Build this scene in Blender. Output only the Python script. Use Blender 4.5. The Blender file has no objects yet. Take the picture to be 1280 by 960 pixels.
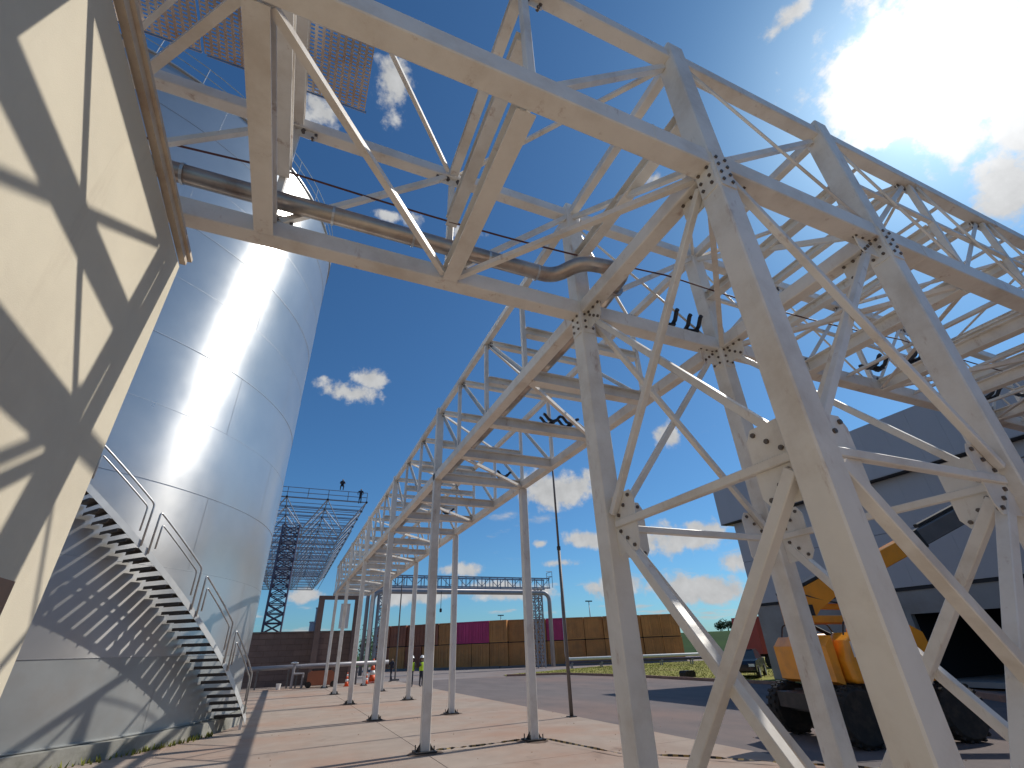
import bpy, bmesh, math, random
from mathutils import Vector, Matrix
random.seed(7)
S = bpy.context.scene
COL = S.collection
R = math.radians

# ------------------------------------------------------------------ camera
cam = bpy.data.cameras.new("camera"); camo = bpy.data.objects.new("camera", cam); COL.objects.link(camo)
cam.sensor_width = 36.0; cam.lens = 16.64; cam.clip_start = 0.05; cam.clip_end = 6000
camo.matrix_world = Matrix(((0.91886627, -0.16686469, -0.35754854, 0.0),
                            (-0.39326837, -0.46083016, -0.79559761, 0.0),
                            (-0.03201201, 0.87166033, -0.48906389, 1.95),
                            (0, 0, 0, 1)))
S.camera = camo

# ------------------------------------------------------------------ sun + sky
SUN_EL, SUN_AZ = 44.2, 82.8          # azimuth from +Y towards +X
sd = Vector((math.cos(R(SUN_EL))*math.sin(R(SUN_AZ)), math.cos(R(SUN_EL))*math.cos(R(SUN_AZ)), math.sin(R(SUN_EL))))
sl = bpy.data.lights.new("sun", 'SUN'); sl.energy = 3.9; sl.angle = R(0.53); sl.color = (1.0, 0.95, 0.86)
so = bpy.data.objects.new("sun", sl); COL.objects.link(so)
so.rotation_euler = sd.to_track_quat('Z', 'Y').to_euler()

W = bpy.data.worlds.new("World"); S.world = W; W.use_nodes = True
nt = W.node_tree; nt.nodes.clear()
def N(t, **k):
    n = nt.nodes.new(t)
    for a, b in k.items(): setattr(n, a, b)
    return n
def M(op, a, b=None, c=None, clamp=False):
    n = N('ShaderNodeMath', operation=op); n.use_clamp = clamp
    for i, v in enumerate((a, b, c)):
        if v is None: continue
        if isinstance(v, (int, float)): n.inputs[i].default_value = v
        else: nt.links.new(v, n.inputs[i])
    return n.outputs[0]
def VM(op, a, b=None):
    n = N('ShaderNodeVectorMath', operation=op)
    for i, v in enumerate((a, b)):
        if v is None: continue
        if isinstance(v, (tuple, Vector)): n.inputs[i].default_value = tuple(v)
        else: nt.links.new(v, n.inputs[i])
    return n.outputs['Value'] if op == 'DOT_PRODUCT' else n.outputs['Vector']
def SMOOTH(v, a, b):
    n = N('ShaderNodeMapRange', interpolation_type='SMOOTHSTEP'); n.clamp = True
    nt.links.new(v, n.inputs['Value'])
    n.inputs['From Min'].default_value = a; n.inputs['From Max'].default_value = b
    return n.outputs['Result']
sky = N('ShaderNodeTexSky', sky_type='NISHITA', sun_disc=False)
sky.sun_elevation = R(SUN_EL); sky.sun_rotation = R(SUN_AZ)
sky.altitude = 600; sky.air_density = 1.0; sky.dust_density = 1.0; sky.ozone_density = 2.2
tc = N('ShaderNodeTexCoord'); D = tc.outputs['Generated']
def noise(vec, scale, detail, rough, w=0.0):
    n = N('ShaderNodeTexNoise'); n.inputs['Scale'].default_value = scale
    n.inputs['Detail'].default_value = detail; n.inputs['Roughness'].default_value = rough
    nt.links.new(vec, n.inputs['Vector']); return n.outputs['Fac']
fb = noise(D, 13.0, 9.0, 0.62)
fb2 = noise(VM('ADD', D, (3.1, 1.7, 0.4)), 34.0, 6.0, 0.6)
# cumulus clouds: direction, half width, half height (radians)
CL = [(0.6875,0.0971,0.7196,0.125,0.120),(0.6660,0.1477,0.7312,0.070,0.070),(0.7583,0.1063,0.6432,0.078,0.075),
(0.8242,0.1250,0.5523,0.042,0.060),(0.7997,0.0819,0.5947,0.030,0.075),(0.5531,0.1332,0.8224,0.050,0.018),
(0.0477,0.8883,0.4567,0.0587,0.0256),(0.0760,0.8706,0.4860,0.0376,0.0210),(0.4811,0.8299,0.2825,0.0997,0.0475),
(0.6354,0.6817,0.3627,0.0332,0.0254),(0.0155,0.4982,0.8669,0.0357,0.0490),(-0.0942,0.5602,0.8230,0.0341,0.0270),
(0.0969,0.6631,0.7423,0.0247,0.0208),(0.4999,0.4222,0.7562,0.0314,0.0181),(0.1998,0.6515,0.7318,0.0384,0.0153),
(0.0449,0.6722,0.7390,0.0331,0.0146),(0.4430,0.8779,0.1821,0.0191,0.0106),(0.5165,0.8363,0.1838,0.0499,0.0180),
(0.6756,0.7164,0.1742,0.1028,0.0287),(0.6900,0.7191,0.0825,0.0791,0.0266),(0.2938,0.9456,0.1397,0.0406,0.0131),
(0.4785,0.8660,0.1451,0.0468,0.0117),(0.3944,0.9135,0.0999,0.0927,0.0197),(0.5684,0.8172,0.0957,0.0733,0.0222),
(0.2207,0.9708,0.0943,0.0755,0.0165),(0.0241,0.9951,0.0955,0.0350,0.0132),(0.7410,0.6594,0.1271,0.0510,0.0217)]
best = None
for (x, y, z, a, b) in CL:
    c = Vector((x, y, z)); r = Vector((y, -x, 0)).normalized(); u = r.cross(c).normalized()
    p = VM('SUBTRACT', D, tuple(c))
    e1 = VM('DOT_PRODUCT', p, tuple(r/a)); e2 = VM('DOT_PRODUCT', p, tuple(u/b))
    d = M('SQRT', M('ADD', M('MULTIPLY', e1, e1), M('MULTIPLY', e2, e2)))
    f = M('SUBTRACT', 1.0, d)
    # behind-the-viewer guard is not needed: the distance grows monotonically
    best = f if best is None else M('MAXIMUM', best, f)
sep = N('ShaderNodeSeparateXYZ'); nt.links.new(D, sep.inputs[0])
wob = M('ADD', M('MULTIPLY', M('SUBTRACT', fb, 0.5), 3.4), M('MULTIPLY', M('SUBTRACT', fb2, 0.5), 1.3))
placed = SMOOTH(M('ADD', best, wob), -0.08, 0.62)
# scattered fair-weather cumulus over the whole sky, denser towards the horizon
zc = M('ADD', M('MAXIMUM', sep.outputs['Z'], 0.0), 0.12)
comb = N('ShaderNodeCombineXYZ'); nt.links.new(M('DIVIDE', sep.outputs['X'], zc), comb.inputs[0]); nt.links.new(M('DIVIDE', sep.outputs['Y'], zc), comb.inputs[1])
lay = noise(comb.outputs[0], 1.25, 7.0, 0.6)
cover = M('ADD', 0.545, M('MULTIPLY', sep.outputs['Z'], 0.26))
scat = SMOOTH(M('SUBTRACT', lay, cover), 0.0, 0.13)
scat = M('MULTIPLY', scat, SMOOTH(sep.outputs['Z'], -0.01, 0.05))
mask = M('MAXIMUM', placed, M('MULTIPLY', scat, 0.8))
cosS = M('MAXIMUM', VM('DOT_PRODUCT', D, tuple(sd)), 0.0)
glow = M('ADD', M('MULTIPLY', M('POWER', cosS, 700.0), 55.0), M('MULTIPLY', M('POWER', cosS, 75.0), 5.0))
shade = M('ADD', 0.62, M('MULTIPLY', fb2, 0.55))
cb = M('ADD', M('MULTIPLY', shade, 5.4), M('MULTIPLY', glow, 1.6))
ccol = N('ShaderNodeCombineXYZ')
for i, k in enumerate((0.97, 0.985, 1.0)): nt.links.new(M('MULTIPLY', cb, k), ccol.inputs[i])
# air glow around the sun
add = N('ShaderNodeVectorMath', operation='ADD')
gcol = N('ShaderNodeCombineXYZ')
for i in range(3): nt.links.new(M('MULTIPLY', glow, (0.62, 0.62, 0.6)[i]), gcol.inputs[i])
tint = N('ShaderNodeVectorMath', operation='MULTIPLY'); nt.links.new(sky.outputs[0], tint.inputs[0]); tint.inputs[1].default_value = (0.385, 0.70, 0.93)
nt.links.new(tint.outputs[0], add.inputs[0]); nt.links.new(gcol.outputs[0], add.inputs[1])
mix = N('ShaderNodeMix', data_type='RGBA'); nt.links.new(mask, mix.inputs['Factor'])
nt.links.new(add.outputs[0], mix.inputs['A']); nt.links.new(ccol.outputs[0], mix.inputs['B'])
bg = N('ShaderNodeBackground'); bg.inputs['Strength'].default_value = 0.12
nt.links.new(mix.outputs['Result'], bg.inputs['Color'])
out = N('ShaderNodeOutputWorld'); nt.links.new(bg.outputs[0], out.inputs['Surface'])

S.view_settings.view_transform = 'Standard'; S.view_settings.look = 'None'
S.view_settings.gamma = 1.0; S.view_settings.use_curve_mapping = False
S.view_settings.exposure = -0.12
S.cycles.max_bounces = 8; S.cycles.diffuse_bounces = 5

# ------------------------------------------------------------------ materials
MATS = {}
def mat(name, col, rough=0.5, metal=0.0, var=0.12, scale=3.0, dirt=None, dirt_amt=0.0, dirt_scale=0.8, bump=0.0, bscale=60.0, rand=0.0, coat=0.0, stretch=None, stain=None, stain_amt=0.0, stain_scale=2.0, stain_stretch=(1, 1, 0.35), stain_lo=0.60):
    m = bpy.data.materials.new(name); m.use_nodes = True; t = m.node_tree; b = t.nodes['Principled BSDF']
    L = t.links.new
    co = t.nodes.new('ShaderNodeTexCoord').outputs['Object']
    geo = t.nodes.new('ShaderNodeNewGeometry').outputs['Position']
    vec = geo
    if stretch:
        mp = t.nodes.new('ShaderNodeMapping'); mp.inputs['Scale'].default_value = stretch; L(geo, mp.inputs['Vector']); vec = mp.outputs[0]
    n = t.nodes.new('ShaderNodeTexNoise'); n.inputs['Scale'].default_value = scale; n.inputs['Detail'].default_value = 6; n.inputs['Roughness'].default_value = 0.62; L(vec, n.inputs['Vector'])
    mr = t.nodes.new('ShaderNodeMapRange'); L(n.outputs['Fac'], mr.inputs['Value']); mr.inputs['From Min'].default_value = 0.3; mr.inputs['From Max'].default_value = 0.7
    mr.inputs['To Min'].default_value = 1-var; mr.inputs['To Max'].default_value = 1+var
    hs = t.nodes.new('ShaderNodeVectorMath'); hs.operation = 'SCALE'; hs.inputs[0].default_value = col; L(mr.outputs[0], hs.inputs['Scale'])
    c = hs.outputs[0]
    if rand:
        oi = t.nodes.new('ShaderNodeObjectInfo'); m2 = t.nodes.new('ShaderNodeMapRange'); L(oi.outputs['Random'], m2.inputs['Value'])
        m2.inputs['To Min'].default_value = 1-rand; m2.inputs['To Max'].default_value = 1+rand
        h2 = t.nodes.new('ShaderNodeVectorMath'); h2.operation = 'SCALE'; L(c, h2.inputs[0]); L(m2.outputs[0], h2.inputs['Scale']); c = h2.outputs[0]
    if dirt:
        n2 = t.nodes.new('ShaderNodeTexNoise'); n2.inputs['Scale'].default_value = dirt_scale; n2.inputs['Detail'].default_value = 8; n2.inputs['Roughness'].default_value = 0.65; L(vec, n2.inputs['Vector'])
        r2 = t.nodes.new('ShaderNodeMapRange'); r2.interpolation_type = 'SMOOTHSTEP'; L(n2.outputs['Fac'], r2.inputs['Value']); r2.inputs['From Min'].default_value = 0.42; r2.inputs['From Max'].default_value = 0.72; r2.inputs['To Max'].default_value = dirt_amt
        mx = t.nodes.new('ShaderNodeMix'); mx.data_type = 'RGBA'; L(r2.outputs[0], mx.inputs['Factor']); L(c, mx.inputs['A']); mx.inputs['B'].default_value = (*dirt, 1); c = mx.outputs['Result']
    if stain:
        mp2 = t.nodes.new('ShaderNodeMapping'); mp2.inputs['Scale'].default_value = stain_stretch; mp2.inputs['Location'].default_value = (7.3, 2.1, 5.5); L(geo, mp2.inputs['Vector'])
        n4 = t.nodes.new('ShaderNodeTexNoise'); n4.inputs['Scale'].default_value = stain_scale; n4.inputs['Detail'].default_value = 9; n4.inputs['Roughness'].default_value = 0.7; L(mp2.outputs[0], n4.inputs['Vector'])
        r4 = t.nodes.new('ShaderNodeMapRange'); r4.interpolation_type = 'SMOOTHSTEP'; L(n4.outputs['Fac'], r4.inputs['Value']); r4.inputs['From Min'].default_value = stain_lo; r4.inputs['From Max'].default_value = stain_lo+0.16; r4.inputs['To Max'].default_value = stain_amt
        m4 = t.nodes.new('ShaderNodeMix'); m4.data_type = 'RGBA'; L(r4.outputs[0], m4.inputs['Factor']); L(c, m4.inputs['A']); m4.inputs['B'].default_value = (*stain, 1); c = m4.outputs['Result']
    L(c, b.inputs['Base Color'])
    b.inputs['Metallic'].default_value = metal
    rr = t.nodes.new('ShaderNodeMapRange'); L(n.outputs['Fac'], rr.inputs['Value']); rr.inputs['To Min'].default_value = max(0.02, rough-0.08); rr.inputs['To Max'].default_value = min(1, rough+0.08); L(rr.outputs[0], b.inputs['Roughness'])
    if coat: b.inputs['Coat Weight'].default_value = coat
    if bump:
        n3 = t.nodes.new('ShaderNodeTexNoise'); n3.inputs['Scale'].default_value = bscale; n3.inputs['Detail'].default_value = 5; L(vec, n3.inputs['Vector'])
        bp = t.nodes.new('ShaderNodeBump'); bp.inputs['Strength'].default_value = bump; bp.inputs['Distance'].default_value = 0.02; L(n3.outputs['Fac'], bp.inputs['Height']); L(bp.outputs[0], b.inputs['Normal'])
    MATS[name] = m; return m
STEEL = mat('painted_steel', (0.775, 0.735, 0.675), 0.42, 0, 0.05, 2.5, dirt=(0.46, 0.37, 0.28), dirt_amt=0.5, dirt_scale=1.3, bump=0.06, bscale=25, stain=(0.30, 0.15, 0.08), stain_amt=0.6, stain_scale=5.0, stain_lo=0.575)
BOLT = mat('bolt_steel', (0.16, 0.13, 0.11), 0.5, 0.7, 0.2, 20)
TREADM = mat('galvanised', (0.50, 0.50, 0.50), 0.42, 0.8, 0.15, 8)
PERF = mat('perforated_sheet', (0.52, 0.46, 0.42), 0.28, 0.85, 0.2, 2.5, dirt=(0.26, 0.14, 0.09), dirt_amt=0.55, dirt_scale=2.2)
TANK = mat('tank_plate', (0.58, 0.57, 0.555), 0.31, 0.74, 0.05, 0.5, dirt=(0.52, 0.51, 0.49), dirt_amt=0.5, dirt_scale=0.35, bump=0.02, bscale=0.5, rand=0.03, stain=(0.42, 0.42, 0.42), stain_amt=0.35, stain_scale=1.2, stain_stretch=(1, 1, 0.08))
def aniso(m, val, rot):
    t = m.node_tree; b = t.nodes['Principled BSDF']; tg = t.nodes.new('ShaderNodeTangent'); tg.direction_type = 'RADIAL'; tg.axis = 'Z'
    b.inputs['Anisotropic'].default_value = val; b.inputs['Anisotropic Rotation'].default_value = rot; t.links.new(tg.outputs[0], b.inputs['Tangent'])
aniso(TANK, 0.75, 0.25)
TANKLOW = mat('tank_lower_plate', (0.42, 0.43, 0.42), 0.5, 0.6, 0.07, 1.0, dirt=(0.40, 0.37, 0.34), dirt_amt=0.6, dirt_scale=0.9, bump=0.05, bscale=2.0)
WELD = mat('weld', (0.50, 0.50, 0.51), 0.45, 0.9, 0.2, 10)
STRINGER = mat('stair_paint', (0.66, 0.66, 0.64), 0.45, 0.3, 0.08, 3)
TREADD = mat('tread_plate', (0.085, 0.075, 0.07), 0.55, 0.3, 0.15, 6)
PLASTER = mat('cream_plaster', (0.66, 0.59, 0.455), 0.85, 0, 0.05, 1.2, dirt=(0.54, 0.47, 0.36), dirt_amt=0.5, dirt_scale=0.7, bump=0.12, bscale=140, stain=(0.40, 0.32, 0.23), stain_amt=0.35, stain_scale=2.2, stain_stretch=(1, 1, 0.12), stain_lo=0.56)
COPING = mat('coping_paint', (0.62, 0.53, 0.41), 0.6, 0, 0.1, 4, dirt=(0.36, 0.20, 0.13), dirt_amt=0.5, dirt_scale=2.5)
BROWN = mat('brown_box', (0.28, 0.16, 0.09), 0.6, 0, 0.1, 6)
CONC = mat('concrete_slab', (0.37, 0.30, 0.25), 0.9, 0, 0.10, 1.3, dirt=(0.39, 0.215, 0.145), dirt_amt=0.6, dirt_scale=0.22, bump=0.18, bscale=35, rand=0.05, stain=(0.17, 0.125, 0.10), stain_amt=0.55, stain_scale=0.75, stain_stretch=(1, 0.6, 1), stain_lo=0.58)
JOINT = mat('joint_bed', (0.13, 0.085, 0.06), 0.95, 0, 0.2, 4)
PLINTH = mat('plinth_concrete', (0.34, 0.33, 0.29), 0.9, 0, 0.2, 1.4, dirt=(0.10, 0.10, 0.07), dirt_amt=0.8, dirt_scale=0.9, bump=0.2, bscale=18)
ASPH = mat('asphalt', (0.185, 0.16, 0.155), 0.85, 0, 0.14, 0.8, dirt=(0.33, 0.20, 0.15), dirt_amt=0.45, dirt_scale=0.10, bump=0.2, bscale=60, stretch=(1, 0.45, 1))
YARD = mat('yard_concrete', (0.27, 0.24, 0.23), 0.9, 0, 0.12, 0.4, dirt=(0.24, 0.14, 0.10), dirt_amt=0.5, dirt_scale=0.08)
KERB = mat('kerb_concrete', (0.33, 0.19, 0.14), 0.9, 0, 0.2, 2, bump=0.2)
EARTH = mat('red_earth', (0.26, 0.14, 0.085), 0.95, 0, 0.2, 0.4, dirt=(0.14, 0.16, 0.06), dirt_amt=0.7, dirt_scale=0.05)
GRASSM = mat('dry_grass', (0.27, 0.26, 0.065), 0.9, 0, 0.25, 0.9, dirt=(0.30, 0.22, 0.11), dirt_amt=0.6, dirt_scale=0.3, bump=0.5, bscale=12)
BLADE = mat('grass_blade', (0.24, 0.25, 0.06), 0.8, 0, 0.3, 2)
FIELD = mat('crop_field', (0.032, 0.062, 0.013), 0.9, 0, 0.25, 0.05, dirt=(0.05, 0.08, 0.02), dirt_amt=0.6, dirt_scale=0.012)
LEAF = mat('foliage', (0.05, 0.085, 0.03), 0.7, 0, 0.3, 1.5)
BARK = mat('bark', (0.12, 0.08, 0.05), 0.9, 0, 0.2, 5)
CLAD = mat('grey_cladding', (0.44, 0.425, 0.445), 0.55, 0.1, 0.05, 0.4, dirt=(0.42, 0.41, 0.43), dirt_amt=0.4, dirt_scale=0.3)
WCONC = mat('warehouse_concrete', (0.32, 0.30, 0.29), 0.85, 0, 0.12, 0.6, dirt=(0.20, 0.15, 0.12), dirt_amt=0.5, dirt_scale=0.4)
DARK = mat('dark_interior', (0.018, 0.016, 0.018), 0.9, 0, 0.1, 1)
SEAL = mat('black_seam', (0.02, 0.02, 0.025), 0.7, 0, 0.1, 1)
ORANGE = mat('orange_paint', (0.86, 0.33, 0.02), 0.35, 0, 0.06, 3, coat=0.3, dirt=(0.38, 0.16, 0.05), dirt_amt=0.4, dirt_scale=2)
RUBBER = mat('black_rubber', (0.02, 0.019, 0.018), 0.85, 0, 0.3, 4, dirt=(0.10, 0.07, 0.05), dirt_amt=0.4, dirt_scale=5, bump=0.2, bscale=30)
BLACKM = mat('black_metal', (0.03, 0.028, 0.028), 0.5, 0.2, 0.2, 4, dirt=(0.09, 0.07, 0.06), dirt_amt=0.4, dirt_scale=4)
GREYM = mat('grey_boom', (0.17, 0.16, 0.16), 0.45, 0.4, 0.1, 3)
WHITE = mat('white_paint', (0.78, 0.77, 0.74), 0.5, 0, 0.05, 5)
PIPE = mat('pipe_lagging', (0.46, 0.39, 0.335), 0.33, 0.75, 0.15, 2, dirt=(0.22, 0.12, 0.08), dirt_amt=0.65, dirt_scale=2.4, bump=0.06, bscale=9)
CABLE = mat('dark_red_cable', (0.10, 0.035, 0.03), 0.6, 0, 0.1, 5)
SADDLE = mat('saddle_black', (0.022, 0.024, 0.032), 0.45, 0.1, 0.1, 5)
POLE = mat('weathered_pole', (0.17, 0.15, 0.14), 0.6, 0.4, 0.15, 4)
BLUESTEEL = mat('blue_grey_steel', (0.26, 0.30, 0.37), 0.5, 0.4, 0.15, 1)
PALETUBE = mat('pale_tube', (0.50, 0.53, 0.58), 0.45, 0.3, 0.12, 1)
PURPLE = mat('dark_lattice', (0.11, 0.10, 0.15), 0.6, 0.3, 0.2, 2)
BLOCK = mat('brown_block_wall', (0.22, 0.15, 0.125), 0.9, 0, 0.14, 1.2, dirt=(0.15, 0.105, 0.09), dirt_amt=0.6, dirt_scale=0.5, rand=0.10)
GREYPIPE = mat('grey_pipe', (0.36, 0.34, 0.35), 0.45, 0.3, 0.1, 1)
CB = mat('brown_container', (0.62, 0.26, 0.075), 0.6, 0, 0.12, 1, dirt=(0.34, 0.15, 0.06), dirt_amt=0.5, dirt_scale=0.6, rand=0.12)
CR = mat('rust_container', (0.38, 0.125, 0.06), 0.6, 0, 0.12, 1, dirt=(0.16, 0.07, 0.05), dirt_amt=0.5, dirt_scale=0.6, rand=0.12)
CM = mat('magenta_container', (0.62, 0.05, 0.17), 0.55, 0, 0.1, 1, dirt=(0.40, 0.04, 0.11), dirt_amt=0.4, dirt_scale=0.6, rand=0.1)
SKIN = mat('skin', (0.30, 0.17, 0.11), 0.6)
HIVIS = mat('hi_vis', (0.52, 0.75, 0.03), 0.6)
NAVY = mat('dark_cloth', (0.03, 0.033, 0.05), 0.9)
HELM = mat('helmet_white', (0.8, 0.8, 0.78), 0.35)
CONEO = mat('cone_orange', (0.75, 0.10, 0.02), 0.5)
REDM = mat('red_paint', (0.42, 0.055, 0.045), 0.5, 0, 0.1, 2)
CARP = mat('car_paint', (0.015, 0.02, 0.028), 0.22, 0.3, 0.05, 2, coat=0.6)
GLASS = mat('dark_glass', (0.02, 0.03, 0.035), 0.06, 0.0, 0.02, 1)
def tape_mat():
    m = bpy.data.materials.new('barrier_tape'); m.use_nodes = True; t = m.node_tree; b = t.nodes['Principled BSDF']
    g = t.nodes.new('ShaderNodeTexCoord').outputs['Object']; w = t.nodes.new('ShaderNodeTexWave'); w.bands_direction = 'X'; w.inputs['Scale'].default_value = 1.6
    t.links.new(g, w.inputs['Vector']); r = t.nodes.new('ShaderNodeValToRGB'); r.color_ramp.interpolation = 'CONSTANT'
    r.color_ramp.elements[0].color = (0.02, 0.018, 0.015, 1); r.color_ramp.elements[1].position = 0.5; r.color_ramp.elements[1].color = (0.36, 0.24, 0.08, 1)
    t.links.new(w.outputs['Fac'], r.inputs['Fac']); t.links.new(r.outputs[0], b.inputs['Base Color']); b.inputs['Roughness'].default_value = 0.5
    return m
TAPE = tape_mat()
for m_ in (FIELD, GRASSM, BLADE, LEAF, EARTH, YARD, ASPH, CONC): m_.node_tree.nodes['Principled BSDF'].inputs['Specular IOR Level'].default_value = 0.08

# ------------------------------------------------------------------ builders
def thing(name, loc, label, cat, group=None, rz=0.0):
    o = bpy.data.objects.new(name, None); COL.objects.link(o); o.location = loc; o.rotation_euler = (0, 0, rz)
    o.empty_display_size = 0.2
    o['label'] = label; o['category'] = cat
    if group: o['group'] = group
    return o
def tag(o, label, cat, group=None):
    o['label'] = label; o['category'] = cat
    if group: o['group'] = group
    return o
def link(name, me, parent=None, mw=None, local=None):
    o = bpy.data.objects.new(name, me); COL.objects.link(o)
    if parent is not None: o.parent = parent
    if mw is not None: o.matrix_local = Matrix.Translation(-abs_loc(parent)) @ mw if parent is not None else mw
    if local is not None: o.matrix_local = local
    return o
def abs_loc(p):
    v = Vector((0, 0, 0))
    while p is not None:
        v += p.location; p = p.parent
    return v
def pyd(name, v, f, m, smooth=False):
    me = bpy.data.meshes.new(name); me.from_pydata(v, [], f); me.materials.append(m); me.update()
    bm = bmesh.new(); bm.from_mesh(me); bmesh.ops.recalc_face_normals(bm, faces=bm.faces); bm.to_mesh(me); bm.free()
    if smooth: me.shade_smooth()
    return me
def PB(w, h, c=0.012):
    a, b = w/2, h/2
    return [(-a+c, -b), (a-c, -b), (a, -b+c), (a, b-c), (a-c, b), (-a+c, b), (-a, b-c), (-a, -b+c)]
def PI_(w, h, tf=0.016, tw=0.012):
    a, b = w/2, h/2
    return [(-a, -b), (a, -b), (a, -b+tf), (tw/2, -b+tf), (tw/2, b-tf), (a, b-tf), (a, b), (-a, b), (-a, b-tf), (-tw/2, b-tf), (-tw/2, -b+tf), (-a, -b+tf)]
def PL_(w, h, t=0.012):
    return [(-w/2, -h/2), (w/2, -h/2), (w/2, -h/2+t), (-w/2+t, -h/2+t), (-w/2+t, h/2), (-w/2, h/2)]
def PT(r, n=10):
    return [(r*math.cos(2*math.pi*i/n), r*math.sin(2*math.pi*i/n)) for i in range(n)]
PROF = {'leg': PB(0.245, 0.245, 0.014), 'chord': PB(0.22, 0.25, 0.012), 'tchord': PB(0.17, 0.19), 'rchord': PB(0.20, 0.21), 'rtop': PB(0.13, 0.15),
        'xbeam': PI_(0.20, 0.235, 0.016, 0.014), 'xmid': PI_(0.16, 0.17), 'xtop': PI_(0.13, 0.14), 'post': PB(0.20, 0.20), 'vert': PB(0.085, 0.085, 0.006), 'mid': PL_(0.06, 0.06, 0.01), 'rod': PT(0.02, 8),
        'brace': PB(0.105, 0.105, 0.008), 'brace2': PB(0.076, 0.076, 0.008), 'ang': PL_(0.072, 0.072, 0.010), 'ang2': PL_(0.055, 0.055, 0.008), 'tube2': PT(0.02, 6)}
SM = {'tube2', 'rod'}
CACHE = {}
def beam(name, p0, p1, prof, m, parent=None, up=(0, 0, 1)):
    p0 = Vector(p0); p1 = Vector(p1); d = p1-p0; L = d.length
    key = (prof, round(L, 3), m.name)
    if key not in CACHE:
        P = PROF[prof]; n = len(P)
        v = [(0, a, b) for a, b in P]+[(L, a, b) for a, b in P]
        f = [(i, (i+1) % n, n+(i+1) % n, n+i) for i in range(n)]+[tuple(range(n))[::-1], tuple(range(n, 2*n))]
        CACHE[key] = pyd(prof, v, f, m, prof in SM)
    x = d.normalized(); u = Vector(up)
    if abs(x.dot(u)) > 0.98: u = Vector((1, 0, 0)) if abs(x.x) < 0.9 else Vector((0, 1, 0))
    y = u.cross(x).normalized(); z = x.cross(y)
    mw = Matrix((( x.x, y.x, z.x, p0.x), (x.y, y.y, z.y, p0.y), (x.z, y.z, z.z, p0.z), (0, 0, 0, 1)))
    return link(name, CACHE[key], parent, mw)
class MB:
    def __init__(s): s.v = []; s.f = []
    def box(s, c, d, rz=0.0, M4=None):
        b = len(s.v); cx, cy, cz = c; dx, dy, dz = d[0]/2, d[1]/2, d[2]/2
        cs, sn = math.cos(rz), math.sin(rz)
        for k in (-1, 1):
            for (i, j) in ((-1, -1), (1, -1), (1, 1), (-1, 1)):
                x, y = i*dx, j*dy; p = Vector((cx+x*cs-y*sn, cy+x*sn+y*cs, cz+k*dz))
                s.v.append(tuple(M4 @ p if M4 else p))
        s.f += [(b, b+3, b+2, b+1), (b+4, b+5, b+6, b+7)]+[(b+i, b+(i+1) % 4, b+4+(i+1) % 4, b+4+i) for i in range(4)]
    def prism(s, poly, axis, a, c):      # poly in the other two axes, extruded along axis from a to c
        b = len(s.v); n = len(poly)
        for t in (a, c):
            for (p, q) in poly:
                s.v.append({'x': (t, p, q), 'y': (p, t, q), 'z': (p, q, t)}[axis])
        s.f += [tuple(b+i for i in range(n)), tuple(b+n+i for i in range(n))[::-1]]+[(b+i, b+(i+1) % n, b+n+(i+1) % n, b+n+i) for i in range(n)]
    def tube(s, pts, r, n=8, r1=None, cap=True):
        pts = [Vector(p) for p in pts]; b = len(s.v); K = len(pts); prev = None
        for i, p in enumerate(pts):
            d = (pts[min(i+1, K-1)]-pts[max(i-1, 0)]).normalized()
            if prev is None:
                u = Vector((0, 0, 1)) if abs(d.z) < 0.9 else Vector((1, 0, 0))
            else: u = prev
            a = d.cross(u).normalized(); u = a.cross(d).normalized(); prev = u
            rr = r if r1 is None else r+(r1-r)*i/(K-1)
            for j in range(n):
                t = 2*math.pi*j/n; s.v.append(tuple(p+a*(rr*math.cos(t))+u*(rr*math.sin(t))))
        for i in range(K-1):
            for j in range(n):
                s.f.append((b+i*n+j, b+i*n+(j+1) % n, b+(i+1)*n+(j+1) % n, b+(i+1)*n+j))
        if cap: s.f += [tuple(b+j for j in range(n))[::-1], tuple(b+(K-1)*n+j for j in range(n))]
    def lathe(s, prof, n=24, c=(0, 0, 0)):
        b = len(s.v); K = len(prof)
        for (r, z) in prof:
            for j in range(n):
                t = 2*math.pi*j/n; s.v.append((c[0]+r*math.cos(t), c[1]+r*math.sin(t), c[2]+z))
        for i in range(K-1):
            for j in range(n): s.f.append((b+i*n+j, b+i*n+(j+1) % n, b+(i+1)*n+(j+1) % n, b+(i+1)*n+j))
        s.f += [tuple(b+j for j in range(n))[::-1], tuple(b+(K-1)*n+j for j in range(n))]
    def quad(s, *p):
        b = len(s.v); s.v += [tuple(q) for q in p]; s.f.append(tuple(range(b, b+len(p))))
    def build(s, name, m, parent=None, smooth=False, world=True):
        me = pyd(name, s.v, s.f, m, smooth)
        if smooth:
            for p in me.polygons: p.use_smooth = len(p.vertices) <= 4
        mw = Matrix.Identity(4)
        return link(name, me, parent, mw) if (world or parent is None) else link(name, me, parent, local=mw)
def structure(o): o['kind'] = 'structure'; return o
def stuff(o): o['kind'] = 'stuff'; return o

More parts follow.
